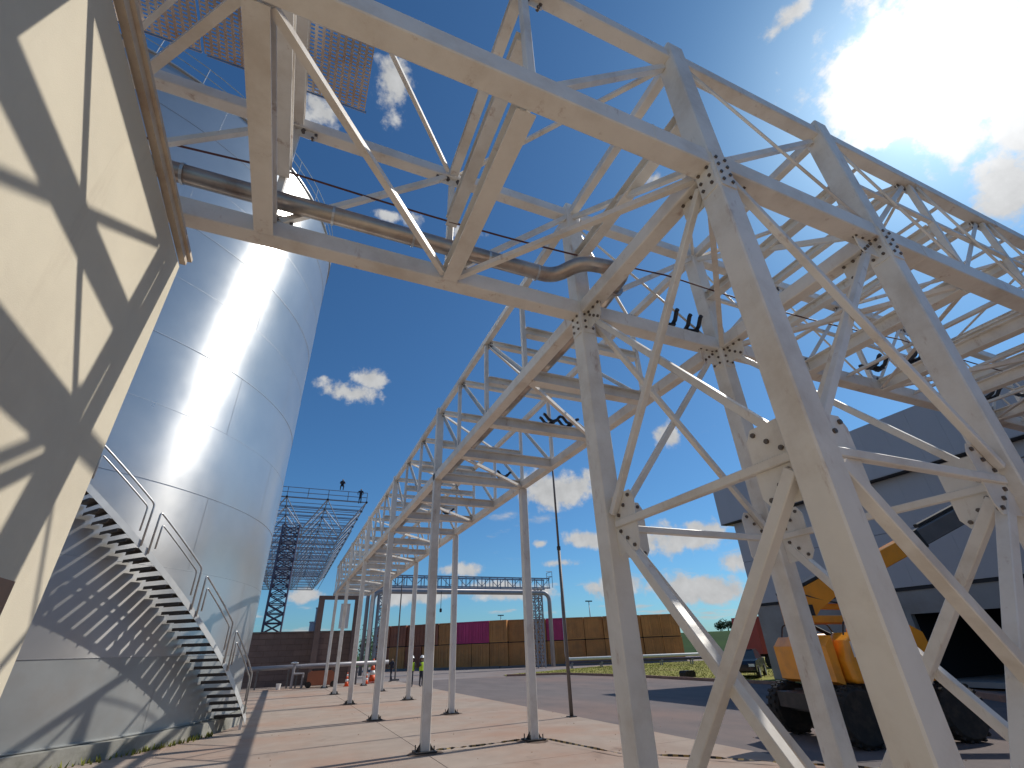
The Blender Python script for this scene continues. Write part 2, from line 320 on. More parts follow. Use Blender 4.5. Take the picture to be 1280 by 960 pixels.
# ------------------------------------------------------------------ ground
def sstep(a, b, x):
    t = max(0, min(1, (x-a)/(b-a))); return t*t*(3-2*t)
def terrain():
    v = []; f = []; rs = [0, 20, 40, 60, 80, 95, 110, 130, 150, 175, 200, 230, 270, 330, 420, 600, 1000, 2000, 4000]; n = 96
    for r in rs:
        for j in range(n):
            a = 2*math.pi*j/n; az = math.degrees(a) % 360; az = az-360 if az > 180 else az
            h = -0.08
            s = sstep(22, 36, az)*(1-sstep(75, 95, az))
            h += s*sstep(100, 260, r)*6.4 + (1-s)*sstep(150, 420, r)*0.9
            h -= sstep(420, 2000, r)*6
            v.append((r*math.sin(a), r*math.cos(a), h))
    for i in range(len(rs)-1):
        for j in range(n): f.append((i*n+j, i*n+(j+1) % n, (i+1)*n+(j+1) % n, (i+1)*n+j))
    me = pyd('terrain', v, f, EARTH, True)
    me.materials.append(FIELD)
    for p in me.polygons:
        if Vector(p.center).length > 108: p.material_index = 1
    o = link('terrain', me); return structure(o)
terrain()
def sheet(name, pts, z, m):
    return structure(link(name, pyd(name, [(x, y, z) for x, y in pts], [tuple(range(len(pts)))], m)))
sheet('yard', [(-60, 38), (95, 38), (95, 102), (-60, 102)], -0.05, YARD)
sheet('road', [(9.2, -40), (27, -40), (27, 9), (24.2, 14.5), (23.3, 20), (23.2, 26), (23.3, 33), (22.2, 41.2), (18, 43.5), (8, 45), (7.5, 41), (9.2, 36)], -0.02, ASPH)
g = sheet('grass_verge', [(23.3, 20), (60, 20), (60, 54), (34, 54), (19, 46.5), (18.2, 43.6), (22.3, 41.3), (23.4, 33), (23.3, 26)], -0.012, GRASSM)
# concrete apron: bed + separate slabs with recessed joints
apron = sheet('concrete_apron', [(-25, -30), (9.2, -30), (9.2, 36), (7.5, 46), (-25, 46)], -0.014, JOINT)
xs = [-9.0, -2.3, 3.36, 9.18]
ys = [-12, -7.4, -2.8, 1.8, 6.4, 10.9, 15.4, 19.9, 24.4, 28.9, 33.4, 37.9, 42.4, 45.9]
for i in range(len(xs)-1):
    for j in range(len(ys)-1):
        if i == 0 and j > 6: continue
        dx, dy = xs[i+1]-xs[i]-0.011, ys[j+1]-ys[j]-0.011
        key = ('slab', round(dx, 3), round(dy, 3))
        if key not in CACHE:
            a, b, c = dx/2, dy/2, 0.006
            v = [(-a+c, -b+c, 0), (a-c, -b+c, 0), (a-c, b-c, 0), (-a+c, b-c, 0), (-a, -b, -0.008), (a, -b, -0.008), (a, b, -0.008), (-a, b, -0.008), (-a, -b, -0.1), (a, -b, -0.1), (a, b, -0.1), (-a, b, -0.1)]
            f = [(0, 1, 2, 3)]+[(4+k, 4+(k+1) % 4, (k+1) % 4, k) for k in range(4)]+[(8+k, 8+(k+1) % 4, 4+(k+1) % 4, 4+k) for k in range(4)]
            CACHE[key] = pyd('slab', v, f, CONC)
        link('slab', CACHE[key], apron, Matrix.Translation((xs[i]+dx/2+0.0055, ys[j]+dy/2+0.0055, random.uniform(-0.001, 0.001))))
def kerb_line(name, pts, w=0.15, h=0.13):
    m = MB(); root = None
    k = structure(bpy.data.objects.new(name, None)); COL.objects.link(k)
    for a, b in zip(pts[:-1], pts[1:]):
        a = Vector((*a, 0)); b = Vector((*b, 0)); n = max(1, int((b-a).length/1.0)); d = (b-a)/n; ang = math.atan2(d.y, d.x)
        for i in range(n):
            p = a+d*(i+0.5); key = ('kerb', round(d.length, 2))
            if key not in CACHE:
                mm = MB(); L = d.length-0.015; mm.prism([(-w/2, -0.15), (w/2, -0.15), (w/2, h-0.02), (w/2-0.02, h), (-w/2+0.02, h), (-w/2, h-0.02)], 'x', -L/2, L/2)
                CACHE[key] = pyd('kerb_stone', mm.v, mm.f, KERB)
            o = link('kerb_stone', CACHE[key], k); o.location = p; o.rotation_euler = (0, 0, ang)
kerb_line('verge_kerb', [(23.35, 20), (23.3, 26), (23.4, 33), (22.25, 41.2), (18.1, 43.6)])
kerb_line('loading_kerb', [(21.0, 9.6), (22.5, 11.5), (24.6, 14.0), (25.6, 15.2)], 0.3, 0.18)

# ------------------------------------------------------------------ steel: dimensions
X0, X1 = 3.35, 6.05            # rack chord lines
Y0, Y1 = 2.12, 4.78            # bridge chord lines
ZB, ZM, ZT = 6.35, 7.38, 8.42
def gusset(parent, c, face, du, w, h, nb=3, single=False, m=STEEL):
    """plate in the plane normal to `face` ('x' or 'y'), reaching w from c in direction du (sign), h tall"""
    t = 0.012; mm = MB(); s = du
    poly = [(0, -h/2), (s*w*0.85, -h/2), (s*w, -h*0.36), (s*w, h*0.36), (s*w*0.85, h/2), (0, h/2)]
    mm.prism(poly, face, -t/2, t/2)
    me_key = ('gus', face, du, w, h)
    if me_key not in CACHE: CACHE[me_key] = pyd('gusset_plate', mm.v, mm.f, m)
    g = link('gusset_plate', CACHE[me_key], parent, Matrix.Translation(c))
    pos = []
    for k in range(nb):
        q = 0.30+0.62*k/max(1, nb-1)
        pos += [(s*w*q*0.86, h*0.45*q), (s*w*q*0.86, -h*0.45*q), (s*w*(0.2+0.72*k/max(1, nb-1)), 0)]
    r = 0.021; big = MB()
    for (a, b) in pos:
        one = [(r*math.cos(math.pi*i/3), r*math.sin(math.pi*i/3)) for i in range(6)]
        if single:
            key = ('bolt1', face)
            if key not in CACHE:
                mb = MB(); mb.prism(one, face, -0.026, 0.026); CACHE[key] = pyd('bolt', mb.v, mb.f, BOLT)
            loc = (0, a, b) if face == 'x' else (a, 0, b)
            link('bolt', CACHE[key], g, local=Matrix.Translation(loc))
        else: big.prism([(a+p, b+q) for p, q in one], face, -0.026, 0.026)
    if not single:
        key = ('boltset',)+me_key
        if key not in CACHE: CACHE[key] = pyd('bolt_set', big.v, big.f, BOLT)
        stuff(link('bolt_set', CACHE[key], g, local=Matrix.Identity(4)))
    return g
def end_plate(parent, c, axis, w, h):
    key = ('ep', axis, w, h)
    if key not in CACHE:
        mm = MB(); mm.prism(PB(w, h, 0.01), axis, -0.011, 0.011); CACHE[key] = pyd('splice_plate', mm.v, mm.f, STEEL)
    p = link('splice_plate', CACHE[key], parent, Matrix.Translation(c))
    return p

# ------------------------------------------------------------------ support tower
tw = thing('support_tower', ((X0+X1)/2, (Y0+Y1)/2, 0), 'braced four-legged cream steel tower standing in the foreground under the bridge', 'tower')
LEGS = [(X0, Y0), (X0, Y1), (X1, Y0), (X1, Y1)]
for (x, y) in LEGS:
    beam('leg', (x, y, 0.05), (x, y, ZT+0.18), 'leg', STEEL, tw, up=(1, 0, 0))
    mm = MB(); mm.box((x, y, 0.025), (0.55, 0.55, 0.05)); mm.build('base_plate', STEEL, tw)
ZG = 3.17
for (x, y) in LEGS:
    for ax in ('x', 'y'):
        q = MB(); w_ = 0.205; q.prism(PB(w_, 0.50, 0.01), ax, -0.006, 0.006)
        c = (x-0.1285, y, ZB-0.20) if ax == 'x' else (x, y-0.1285, ZB-0.20)
        key = ('jp', ax)
        if key not in CACHE: CACHE[key] = pyd('joint_plate', q.v, q.f, STEEL)
        g_ = link('joint_plate', CACHE[key], tw, Matrix.Translation(c))
        for (u_, v_) in ((-0.06, 0.17), (0.06, 0.17), (-0.06, 0.06), (0.06, 0.06), (-0.06, -0.06), (0.06, -0.06), (-0.06, -0.17), (0.06, -0.17)):
            key = ('jb', ax)
            if key not in CACHE:
                q = MB(); q.prism([(0.019*math.cos(math.pi*i/3), 0.019*math.sin(math.pi*i/3)) for i in range(6)], ax, -0.024, 0.0); CACHE[key] = pyd('bolt', q.v, q.f, BOLT)
            link('bolt', CACHE[key], g_, local=Matrix.Translation((0, u_, v_) if ax == 'x' else (u_, 0, v_)))
def face_brace(ax, fixed, a, b):
    """X-braces in two tiers on one tower face; ax = axis normal"""
    P = (lambda t, z: (fixed, t, z)) if ax == 'x' else (lambda t, z: (t, fixed, z))
    e = 0.16; off = 0.035
    Q = (lambda t, z, o: (fixed+o, t, z)) if ax == 'x' else (lambda t, z, o: (t, fixed+o, z))
    for (z0, z1) in ((0.25, ZG-0.12), (ZG+0.12, ZB-0.18)):
        beam('brace', Q(a+e, z0, off), Q(b-e, z1, off), 'brace' if z0 < 1 else 'brace2', STEEL, tw)
        beam('brace', Q(b-e, z0, -off*1.3), Q(a+e, z1, -off*1.3), 'brace' if z0 < 1 else 'brace2', STEEL, tw)
    beam('strut', P(a+e, ZG), P(b-e, ZG), 'brace2', STEEL, tw)
    for (t, s) in ((a, 1), (b, -1)):
        c = P(t+s*0.12, ZG); gusset(tw, c, ax, s, 0.40, 0.66, 3, True)
        c = P(t+s*0.12, ZB-0.12); gusset(tw, c, ax, s, 0.34, 0.52, 3, True)
        c = P(t+s*0.12, 0.3); gusset(tw, c, ax, s, 0.30, 0.45, 2, True)
face_brace('x', X0, Y0, Y1); face_brace('x', X1, Y0, Y1); face_brace('y', Y0, X0, X1); face_brace('y', Y1, X0, X1)
for x in (X0, X1):
    beam('head_beam', (x, Y0, ZB), (x, Y1, ZB), 'rchord', STEEL, tw)
    beam('head_beam', (x, Y0, ZM), (x, Y1, ZM), 'xmid', STEEL, tw)
    beam('head_beam', (x, Y0, ZT), (x, Y1, ZT), 'rtop', STEEL, tw)
    beam('brace', (x, Y0+0.1, ZB+0.15), (x, Y1-0.1, ZT-0.12), 'brace2', STEEL, tw)

# ------------------------------------------------------------------ bridge along X
def bridge():
    b = thing('pipe_bridge', (X0, (Y0+Y1)/2, 0), 'cream steel box-truss bridge crossing overhead from the cream wall to the warehouse', 'bridge')
    PX = [-7.6, -5.4, -3.2, -0.97, 1.25, X0, X1, 8.15, 10.25, 12.35, 14.45, 16.55, 18.65, 20.75, 22.85, 24.95]
    xs_, xe_ = PX[0]-0.4, 25.85
    for y in (Y0, Y1):
        beam('bottom_chord', (xs_, y, ZB), (xe_, y, ZB), 'chord', STEEL, b)
        beam('top_chord', (xs_, y, ZT), (xe_, y, ZT), 'tchord', STEEL, b)
    for i, x in enumerate(PX):
        tower = x in (X0, X1)
        if not tower:
            for y in (Y0, Y1): beam('vertical', (x, y, ZB+0.14), (x, y, ZT-0.11), 'vert', STEEL, b, up=(1, 0, 0))
            beam('cross_beam', (x, Y0+0.12, ZB-0.02), (x, Y1-0.12, ZB-0.02), 'xbeam', STEEL, b)
            beam('cross_beam', (x, Y0+0.05, ZM), (x, Y1-0.05, ZM), 'xmid', STEEL, b)
            beam('cross_beam', (x, Y0+0.1, ZT), (x, Y1-0.1, ZT), 'xtop', STEEL, b)
        for y in (Y0, Y1):
            o = 0.045 if y == Y0 else -0.045
            if not tower:
                gusset(b, (x+0.02, y+o, ZT-0.14), 'y', 1, 0.24, 0.20, 2); gusset(b, (x-0.02, y+o, ZT-0.14), 'y', -1, 0.24, 0.20, 2)
                gusset(b, (x+0.02, y+o, ZB+0.18), 'y', 1, 0.24, 0.20, 2)
        if i+1 < len(PX):
            xn = PX[i+1]
            for y in (Y0, Y1):
                o = 0.05 if y == Y0 else -0.05
                beam('diagonal', (x+0.12, y+o, ZB+0.17), (xn-0.12, y+o, ZT-0.12), 'ang', STEEL, b)
            if x >= X0:
                for y, o in ((Y0, -0.05), (Y1, 0.05)): beam('counter_diagonal', (x+0.12, y+o, ZT-0.12), (xn-0.12, y+o, ZB+0.17), 'rod', STEEL, b)
            # plan bracing, alternating
            if i % 2 == 0:
                beam('plan_brace', (x+0.1, Y1-0.15, ZB-0.06), (xn-0.1, Y0+0.15, ZB-0.06), 'ang', STEEL, b)
                beam('plan_brace', (x+0.1, Y1-0.12, ZT-0.03), (xn-0.1, Y0+0.12, ZT-0.03), 'ang2', STEEL, b)
            else:
                beam('plan_brace', (x+0.1, Y0+0.15, ZB-0.06), (xn-0.1, Y1-0.15, ZB-0.06), 'ang', STEEL, b)
                beam('plan_brace', (x+0.1, Y0+0.12, ZT-0.03), (xn-0.1, Y1-0.12, ZT-0.03), 'ang2', STEEL, b)
    for xa, xb in zip(PX[6:-1], PX[7:]):
        xm = (xa+xb)/2
        beam('purlin', (xm, Y0+0.12, ZB+0.02), (xm, Y1-0.12, ZB+0.02), 'ang', STEEL, b)
        beam('purlin', (xm, Y0+0.1, ZT), (xm, Y1-0.1, ZT), 'ang', STEEL, b)
    for y in (Y0, Y1): beam('mid_rail', (X1+0.14, y, ZM+0.12), (25.8, y, ZM+0.12), 'mid', STEEL, b)
    for x in (2.55, 6.9):
        for y in (Y0, Y1): end_plate(b, (x, y, ZB), 'x', 0.226, 0.257)
    return b
bridge()

# ------------------------------------------------------------------ long rack along Y
BENTS = [12.95, 19.85, 27.0, 34.4, 41.8]
def rack():
    b = thing('pipe_rack', ((X0+X1)/2, BENTS[0], 0), 'long cream steel pipe rack on slim posts receding towards the brown wall', 'pipe rack')
    PY = [Y1, 6.83, 8.88, 10.93, 12.95]
    for a, c in zip(BENTS[:-1], BENTS[1:]):
        n = 3
        PY += [a+(c-a)*(k+1)/n for k in range(n)]
    PY.append(44.2)
    for x in (X0, X1):
        beam('bottom_chord', (x, Y1+0.14, ZB), (x, 44.3, ZB), 'rchord', STEEL, b)
        beam('top_chord', (x, Y1+0.14, ZT), (x, 44.3, ZT), 'rtop', STEEL, b)
    for i, y in enumerate(PY):
        if i:
            for x in (X0, X1): beam('vertical', (x, y, ZB+0.12), (x, y, ZT-0.08), 'vert', STEEL, b, up=(1, 0, 0))
            beam('cross_beam', (X0+0.1, y, ZB+0.01), (X1-0.1, y, ZB+0.01), 'xbeam', STEEL, b)
            beam('cross_beam', (X0+0.05, y, ZM), (X1-0.05, y, ZM), 'xmid', STEEL, b)
            beam('cross_beam', (X0+0.07, y, ZT), (X1-0.07, y, ZT), 'xtop', STEEL, b)
            if i < 9:
                for x, s in ((X0, 1), (X1, -1)):
                    gusset(b, (x+s*0.055, y-0.02, ZT-0.12), 'x', -1, 0.2, 0.16, 2); gusset(b, (x+s*0.055, y+0.02, ZB+0.16), 'x', 1, 0.2, 0.16, 2)
        if i+1 < len(PY):
            yn = PY[i+1]
            for x in (X0, X1):
                o = 0.05 if x == X0 else -0.05
                beam('diagonal', (x+o, y+0.1, ZB+0.15), (x+o, yn-0.1, ZT-0.1), 'ang', STEEL, b)
            if i % 2 == 1: beam('plan_brace', (X0+0.12, y+0.08, ZB-0.05), (X1-0.12, yn-0.08, ZB-0.05), 'ang', STEEL, b)
            else: beam('plan_brace', (X0+0.1, y+0.08, ZT-0.02), (X1-0.1, yn-0.08, ZT-0.02), 'ang2', STEEL, b)
    for y in BENTS:
        for x in (X0, X1):
            beam('post', (x, y, 0.03), (x, y, ZB-0.12 if x == X1 else ZT+0.12), 'post', STEEL, b, up=(1, 0, 0))
            mm = MB(); mm.box((x, y, 0.03), (0.46, 0.46, 0.03)); bp = mm.build('base_plate', BLACKM, b)
            mm = MB()
            for sx in (-1, 1):
                for sy in (-1, 1): mm.tube([(x+sx*0.17, y+sy*0.17, 0.04), (x+sx*0.17, y+sy*0.17, 0.14)], 0.014, 6)
                mm.prism([(y-0.02, 0.046), (y+0.02, 0.046), (y+0.02, 0.06), (y-0.02, 0.06)], 'x', x+sx*0.11, x+sx*0.2)
                mm.prism([(x+sx*0.106, 0.046), (x+sx*0.21, 0.046), (x+sx*0.106, 0.19)], 'y', y-0.006, y+0.006)
            stuff(mm.build('anchor_bolts', BLACKM, b))
    return b
rack()
# grout pads under the posts
for k, y in enumerate(BENTS[:4]):
    for x in (X0, X1):
        n = 14; v = []; 
        for ring, z in ((1.0, 0.001), (0.82, 0.012), (0.7, 0.014)):
            for j in range(n):
                a = 2*math.pi*j/n; rr = 0.40*ring*(1+0.12*math.sin(3*a+k+x)); v.append((x+rr*math.cos(a), y+rr*math.sin(a), z))
        f = [(i*n+j, i*n+(j+1) % n, (i+1)*n+(j+1) % n, (i+1)*n+j) for i in range(2) for j in range(n)]+[tuple(range(2*n, 3*n))]
        o = link('grout_pad', pyd('grout_pad', v, f, JOINT, True))
        tag(o, 'dark grout pad under the %s post, %s row of the long rack' % (('first (nearest)', 'second', 'third', 'fourth')[k], 'left' if x == X0 else 'right'), 'grout pad', 'grout pads under the rack posts')

# ------------------------------------------------------------------ pipes, cable, saddles, gratings
def fillet(pts, rad, n=6):
    pts = [Vector(p) for p in pts]; o = [pts[0]]
    for a, p, c in zip(pts[:-2], pts[1:-1], pts[2:]):
        d1 = (a-p); d2 = (c-p); r = min(rad, d1.length*0.45, d2.length*0.45); q0 = p+d1.normalized()*r; q1 = p+d2.normalized()*r
        for i in range(n+1):
            t = i/n; o.append(q0*(1-t)**2+p*2*t*(1-t)+q1*t*t)
    o.append(pts[-1]); return o
t = thing('insulated_pipe', (-0.5, 4.58, 6.47), 'brown-grey lagged pipe lying on the bridge, kinking before it turns onto the rack', 'pipe')
mm = MB(); mm.tube(fillet([(-7.5, 4.6, 6.72), (2.8, 4.58, 6.72), (3.08, 4.26, 6.82), (3.80, 4.16, 6.82), (3.80, 5.0, 6.70), (3.76, 43.5, 6.60)], 0.2), 0.11, 14); mm.build('lagging', PIPE, t, True)
for x in (-3.0, -1.9, -0.3, 0.7, 1.75, 2.5):
    mm = MB(); mm.tube([(x, 4.59, 6.72), (x+0.03, 4.59, 6.72)], 0.121, 14); mm.build('lagging_band', TREADM, t)
mm = MB(); mm.tube([(3.80, 4.50, 6.78), (3.80, 4.54, 6.775)], 0.17, 16); mm.build('flange', PIPE, t)
mm = MB(); n = 40
mm.tube([(-7+24*i/n, 4.95-0.85*i/n+0.0, 7.42-0.5*math.sin(math.pi*((i/n*24) % 6)/6)*0.25) for i in range(n+1)], 0.014, 6)
tag(mm.build('cable', CABLE, None, True), 'thin dark red cable strung through the overhead bridge', 'cable')
def saddle_mesh():
    mm = MB()
    for sx in (-0.1, 0.1):
        for s in (-1, 1):
            mm.prism([(sx-0.022, 0.05), (sx+0.022, 0.05), (sx+0.022, 0.075), (sx-0.022, 0.075)], 'y', -0.01, 0.01)
            pts = [(sx, 0, 0.05), (sx, s*0.10, 0.08), (sx, s*0.19, 0.19), (sx, s*0.23, 0.20)]
            mm.tube(pts, 0.036, 7)
    mm.box((0, 0, 0.03), (0.26, 0.12, 0.03)); mm.box((0, 0, 0.0), (0.1, 0.07, 0.06))
    return pyd('pipe_saddle', mm.v, mm.f, SADDLE)
SAD = saddle_mesh()
sads = [((5.0, Y1, ZB+0.17), 'double black pipe saddle on the bridge chord between the two far tower legs, left one'), ((5.5, Y1, ZB+0.17), 'black pipe saddle on the bridge chord between the two far tower legs, right one'),
        ((4.95, 8.88, ZB+0.15), 'black pipe saddle on the rack cross-beam above the thin pole, left of a pair'), ((5.42, 8.88, ZB+0.15), 'black pipe saddle on the rack cross-beam above the thin pole, right of a pair'),
        ((5.4, 12.95, ZB+0.15), 'black pipe saddle on the rack cross-beam over the nearest pair of posts'), ((5.0, 17.55, ZB+0.15), 'small black pipe saddle on a far cross-beam of the rack'),
        ((9.9, 4.45, ZB+0.17), 'black pipe saddle on the bridge beyond the right tower leg'), ((10.25, 4.0, ZB+0.15), 'black pipe saddle just behind another one beyond the right tower leg'),
        ((13.8, 4.4, ZB+0.17), 'black pipe saddle in front of the warehouse wall at the right edge'), ((14.45, 4.0, ZB+0.15), 'black pipe saddle nearest the warehouse at the right edge')]
for p, lb in sads:
    o = link('pipe_saddle', SAD); o.location = p; o.rotation_euler = (0, 0, math.pi/2 if p[1] > 5 else random.uniform(-0.2, 0.2)); tag(o, lb, 'pipe saddle', 'black pipe saddles')
def perforated(name, x0, x1, y0, y1, z, label):
    p = 0.085; pv = 0.046; nx = int((x1-x0)/p); ny = int((y1-y0)/pv); v = []; f = []
    for i in range(nx):
        for j in range(ny):
            cx = x0+(i+0.5)*p; cy = y0+(j+0.5)*pv; b = len(v); a = p/2; e = pv/2; h = p*0.30; k = pv*0.25
            v += [(cx-a, cy-e, 0), (cx+a, cy-e, 0), (cx+a, cy+e, 0), (cx-a, cy+e, 0), (cx-h, cy-k, 0), (cx+h, cy-k, 0), (cx+h, cy+k, 0), (cx-h, cy+k, 0)]
            f += [(b, b+1, b+5, b+4), (b+1, b+2, b+6, b+5), (b+2, b+3, b+7, b+6), (b+3, b, b+4, b+7)]
    cx = (x0+x1)/2; cy = (y0+y1)/2
    v = [(a-cx, b-cy, c+0.002*math.sin(a*9)+0.004*math.sin(b*5)) for a, b, c in v]
    me = bpy.data.meshes.new(name); me.from_pydata(v, [], f); me.materials.append(PERF); me.update()
    t = thing(name, (cx, cy, z), label, 'grating')
    o = link('perforated_plate', me, t, local=Matrix.Identity(4))
    md = o.modifiers.new('thick', 'SOLIDIFY'); md.thickness = 0.004; md.offset = 0
    for yy in (y0, y1):
        mm = MB(); mm.box((0, yy-cy, 0.02), (nx*p, 0.005, 0.05)); mm.build('side_lip', PERF, t, world=False)
    return t
perforated('perforated_grating', -2.12, -0.12, 3.15, 4.37, 8.62, 'perforated brown metal sheet on the bridge top, with its free end against the sky')
perforated('perforated_grating', -4.2, -2.16, 3.15, 4.37, 8.64, 'perforated brown metal sheet on the bridge top, beside the cream wall coping')
perforated('perforated_grating', -3.2, -0.5, 2.25, 3.12, 8.63, 'perforated brown metal sheet on the bridge top, nearest the camera at the frame top')

# ------------------------------------------------------------------ cream building
WX, WY, WZ = -1.69, 4.91, 5.78
bd = thing('cream_building', (WX-4, 0, 0), 'cream plastered building wall crossed by truss shadows at the left edge', 'building')
mm = MB(); mm.box((WX-4, WY-9, WZ/2-0.05), (8, 18, WZ-0.1)); mm.build('wall', PLASTER, bd)
mm = MB(); mm.box((WX-4, WY-9, WZ-0.05), (7.9, 17.9, 0.1)); mm.build('roof', WCONC, bd)
mm = MB(); mm.box((WX+0.01, WY-9+0.01, WZ-0.0), (0.06, 18.04, 0.08)); mm.build('coping', COPING, bd)
mm = MB(); mm.box((WX+0.015, WY-9+0.02, WZ+0.066), (0.11, 18.10, 0.045)); mm.build('coping_cap', COPING, bd)
mm = MB(); mm.box((WX-4, WY+0.005, WZ-0.0), (7.8, 0.05, 0.08)); mm.box((WX-4, WY+0.01, WZ+0.067), (7.8, 0.09, 0.045)); mm.build('rear_coping', COPING, bd)
mm = MB(); mm.box((WX+0.05, 3.45, 2.27), (0.10, 1.4, 0.30)); o = mm.build('wall_canopy', BROWN, bd)

# ------------------------------------------------------------------ tank
TC = Vector((-11.31, 23.65, 0)); TR = 10.2; TZ0, TZ1 = 0.38, 22.2
tk = thing('storage_tank', tuple(TC), 'huge silver cylindrical steel storage tank behind the cream building', 'tank')
def cyl_mesh(name, r, z0, z1, m, n=160, smooth=True):
    v = []; f = []
    for z in (z0, z1):
        for j in range(n):
            a = 2*math.pi*j/n; v.append((r*math.cos(a), r*math.sin(a), z))
    f = [(j, (j+1) % n, n+(j+1) % n, n+j) for j in range(n)]
    return pyd(name, v, f, m, smooth)
zs = [TZ0, 2.1]; z = 2.1
while z < TZ1-1.0: z += 2.23; zs.append(min(z, TZ1))
zs[-1] = TZ1
for i, (a, b) in enumerate(zip(zs[:-1], zs[1:])):
    rr = TR+0.004*((i % 2)*2-1)
    link('shell_course', cyl_mesh('shell_course', rr, a, b, TANKLOW if i == 0 else TANK), tk, local=Matrix.Identity(4))
    mm = MB()
    n = 160
    if i:
        mm.lathe([(TR-0.01, a-0.010), (TR+0.009, a-0.004), (TR+0.009, a+0.004), (TR-0.01, a+0.010)], n)
    for k in range(9):
        an = 2*math.pi*(k+0.45*(i % 2)+0.13)/9
        ca, sa = math.cos(an), math.sin(an); w = 0.006; r2 = TR+0.007
        mm.quad((r2*ca-w*-sa*-1, r2*sa-w*ca, a), (r2*ca+w*-sa, r2*sa+w*ca, a), (r2*ca+w*-sa, r2*sa+w*ca, b), (r2*ca-w*-sa*-1, r2*sa-w*ca, b))
    mm.build('weld_seam', WELD if i else TANKLOW, tk, world=False)
mm = MB(); mm.lathe([(TR+0.08, TZ1-0.03), (TR+0.08, TZ1+0.05), (TR-0.02, TZ1+0.05), (4.0, TZ1+0.9), (0.1, TZ1+1.3)], 96); mm.build('roof', TANK, tk, True, world=False)
mm = MB(); mm.lathe([(TR+0.09, TZ0-0.025), (TR+0.09, TZ0), (TR-0.05, TZ0)], 160); mm.build('base_flange', TANKLOW, tk, world=False)
mm = MB(); n = 96
for zz in (0.55, 1.1):
    pts = [((TR+0.05)*math.cos(2*math.pi*j/n), (TR+0.05)*math.sin(2*math.pi*j/n), TZ1+zz) for j in range(n+1)]; mm.tube(pts, 0.02, 6, cap=False)
for j in range(40):
    a = 2*math.pi*j/40; mm.tube([((TR+0.05)*math.cos(a), (TR+0.05)*math.sin(a), TZ1), ((TR+0.05)*math.cos(a), (TR+0.05)*math.sin(a), TZ1+1.1)], 0.02, 6)
mm.build('roof_handrail', TREADM, tk, world=False)
mm = MB(); mm.lathe([(TR+0.35, -0.1), (TR+0.35, TZ0-0.04), (TR-1.0, TZ0-0.04)], 96)
pl = mm.build('tank_plinth', PLINTH, None); pl.location = TC; tag(pl, 'low stained concrete ring plinth under the silver tank', 'plinth')

# spiral stair
st = thing('spiral_stair', (TC.x+11*math.cos(R(-18)), TC.y+11*math.sin(R(-18)), 0.05), 'steel stair with open treads curving up the lower shell of the silver tank', 'stair')
RO, RI = 11.08, 10.26; SL = 0.140
def az_(deg): return 0.36+(-17.2-deg)*SL     # walking height at angle deg (negative, climbing)
def P(r, deg, z): return Vector((TC.x+r*math.cos(R(deg)), TC.y+r*math.sin(R(deg)), z))
step = 1.40; nst = 36
def tread_mesh():
    mm = MB(); w = 0.265
    # local: x radial from RI to RO, y along the walk, z up
    mm.box(((RO+RI)/2-RI, 0, 0), (RO-RI-0.02, w, 0.006)); mm.box(((RO+RI)/2-RI, w/2-0.003, -0.040), (RO-RI-0.022, 0.006, 0.075)); mm.box(((RO+RI)/2-RI, -w/2+0.003, -0.040), (RO-RI-0.022, 0.006, 0.075))
    return pyd('tread', mm.v, mm.f, TREADD)
TM = tread_mesh()
for k in range(nst):
    dg = -17.6-k*step; p = P(RI, dg, az_(dg)+0.02)
    link('tread', TM, st, Matrix.Translation(p) @ Matrix.Rotation(R(dg), 4, 'Z'))
def stringer(r, lo, hi):
    v = []; f = []; n = 60
    for i in range(n+1):
        dg = -15.6-(nst*step+1)*i/n
        for (rr, zz) in ((r, lo), (r+0.01, lo), (r+0.01, hi), (r, hi)): v.append(tuple(P(rr, dg, max(0.02, az_(dg)+zz))))
    for i in range(n):
        for j in range(4): f.append((4*i+j, 4*i+(j+1) % 4, 4*i+4+(j+1) % 4, 4*i+4+j))
    return link('stringer', pyd('stringer', v, f, STRINGER), st, Matrix.Identity(4))
stringer(RO, -0.02, 0.17)
def rail_panel(d0, d1):
    h1 = 1.14; h2 = 0.93; r = RO+0.03
    def loop(h, ins, rad):
        a, b = d0-ins, d1+ins; n = 10
        pts = [P(r, a, az_(a)+0.05)]+[P(r, a+(b-a)*i/n, az_(a+(b-a)*i/n)+h) for i in range(n+1)]+[P(r, b, az_(b)+0.05 if ins == 0 else az_(b)+0.3)]
        if ins: pts[0] = P(r, a, az_(a)+0.3)
        return fillet(pts, 0.10, 4)
    mm = MB(); mm.tube(loop(h1, 0, 0.1), 0.026, 8); mm.build('handrail_panel', TREADM, st, True)
    mm = MB(); mm.tube(loop(h2, 0.75, 0.1), 0.022, 8); mm.build('handrail_inner', TREADM, st, True)
for a, b in ((-17.4, -26.2), (-27.6, -36.0), (-37.2, -46.0), (-47.2, -56.0), (-57.2, -66)): rail_panel(a, b)
mm = MB(); p = P(RO-0.06, -16.6, 0); mm.box((p.x, p.y, 0.2), (0.08, 0.08, 0.4)); p = P(RI+0.2, -16.6, 0); mm.box((p.x, p.y, 0.2), (0.08, 0.08, 0.4)); mm.build('foot', STRINGER, st)

# ------------------------------------------------------------------ warehouse
wh = thing('warehouse', (30, 0, 0), 'big grey clad warehouse with a dark loading opening at the right', 'warehouse')
HX, HY, HN = 26.0, 23.5, -40.0
mm = MB(); mm.box((HX+12.3, (24.1+HN)/2, 10.1), (25, 24.1-HN, 2.7)); mm.build('upper_band', CLAD, wh)
PW = 1.15
mm = MB(); mm.prism(PB(0.02, 2.66, 0.004), 'x', -0.004, 0.004); 
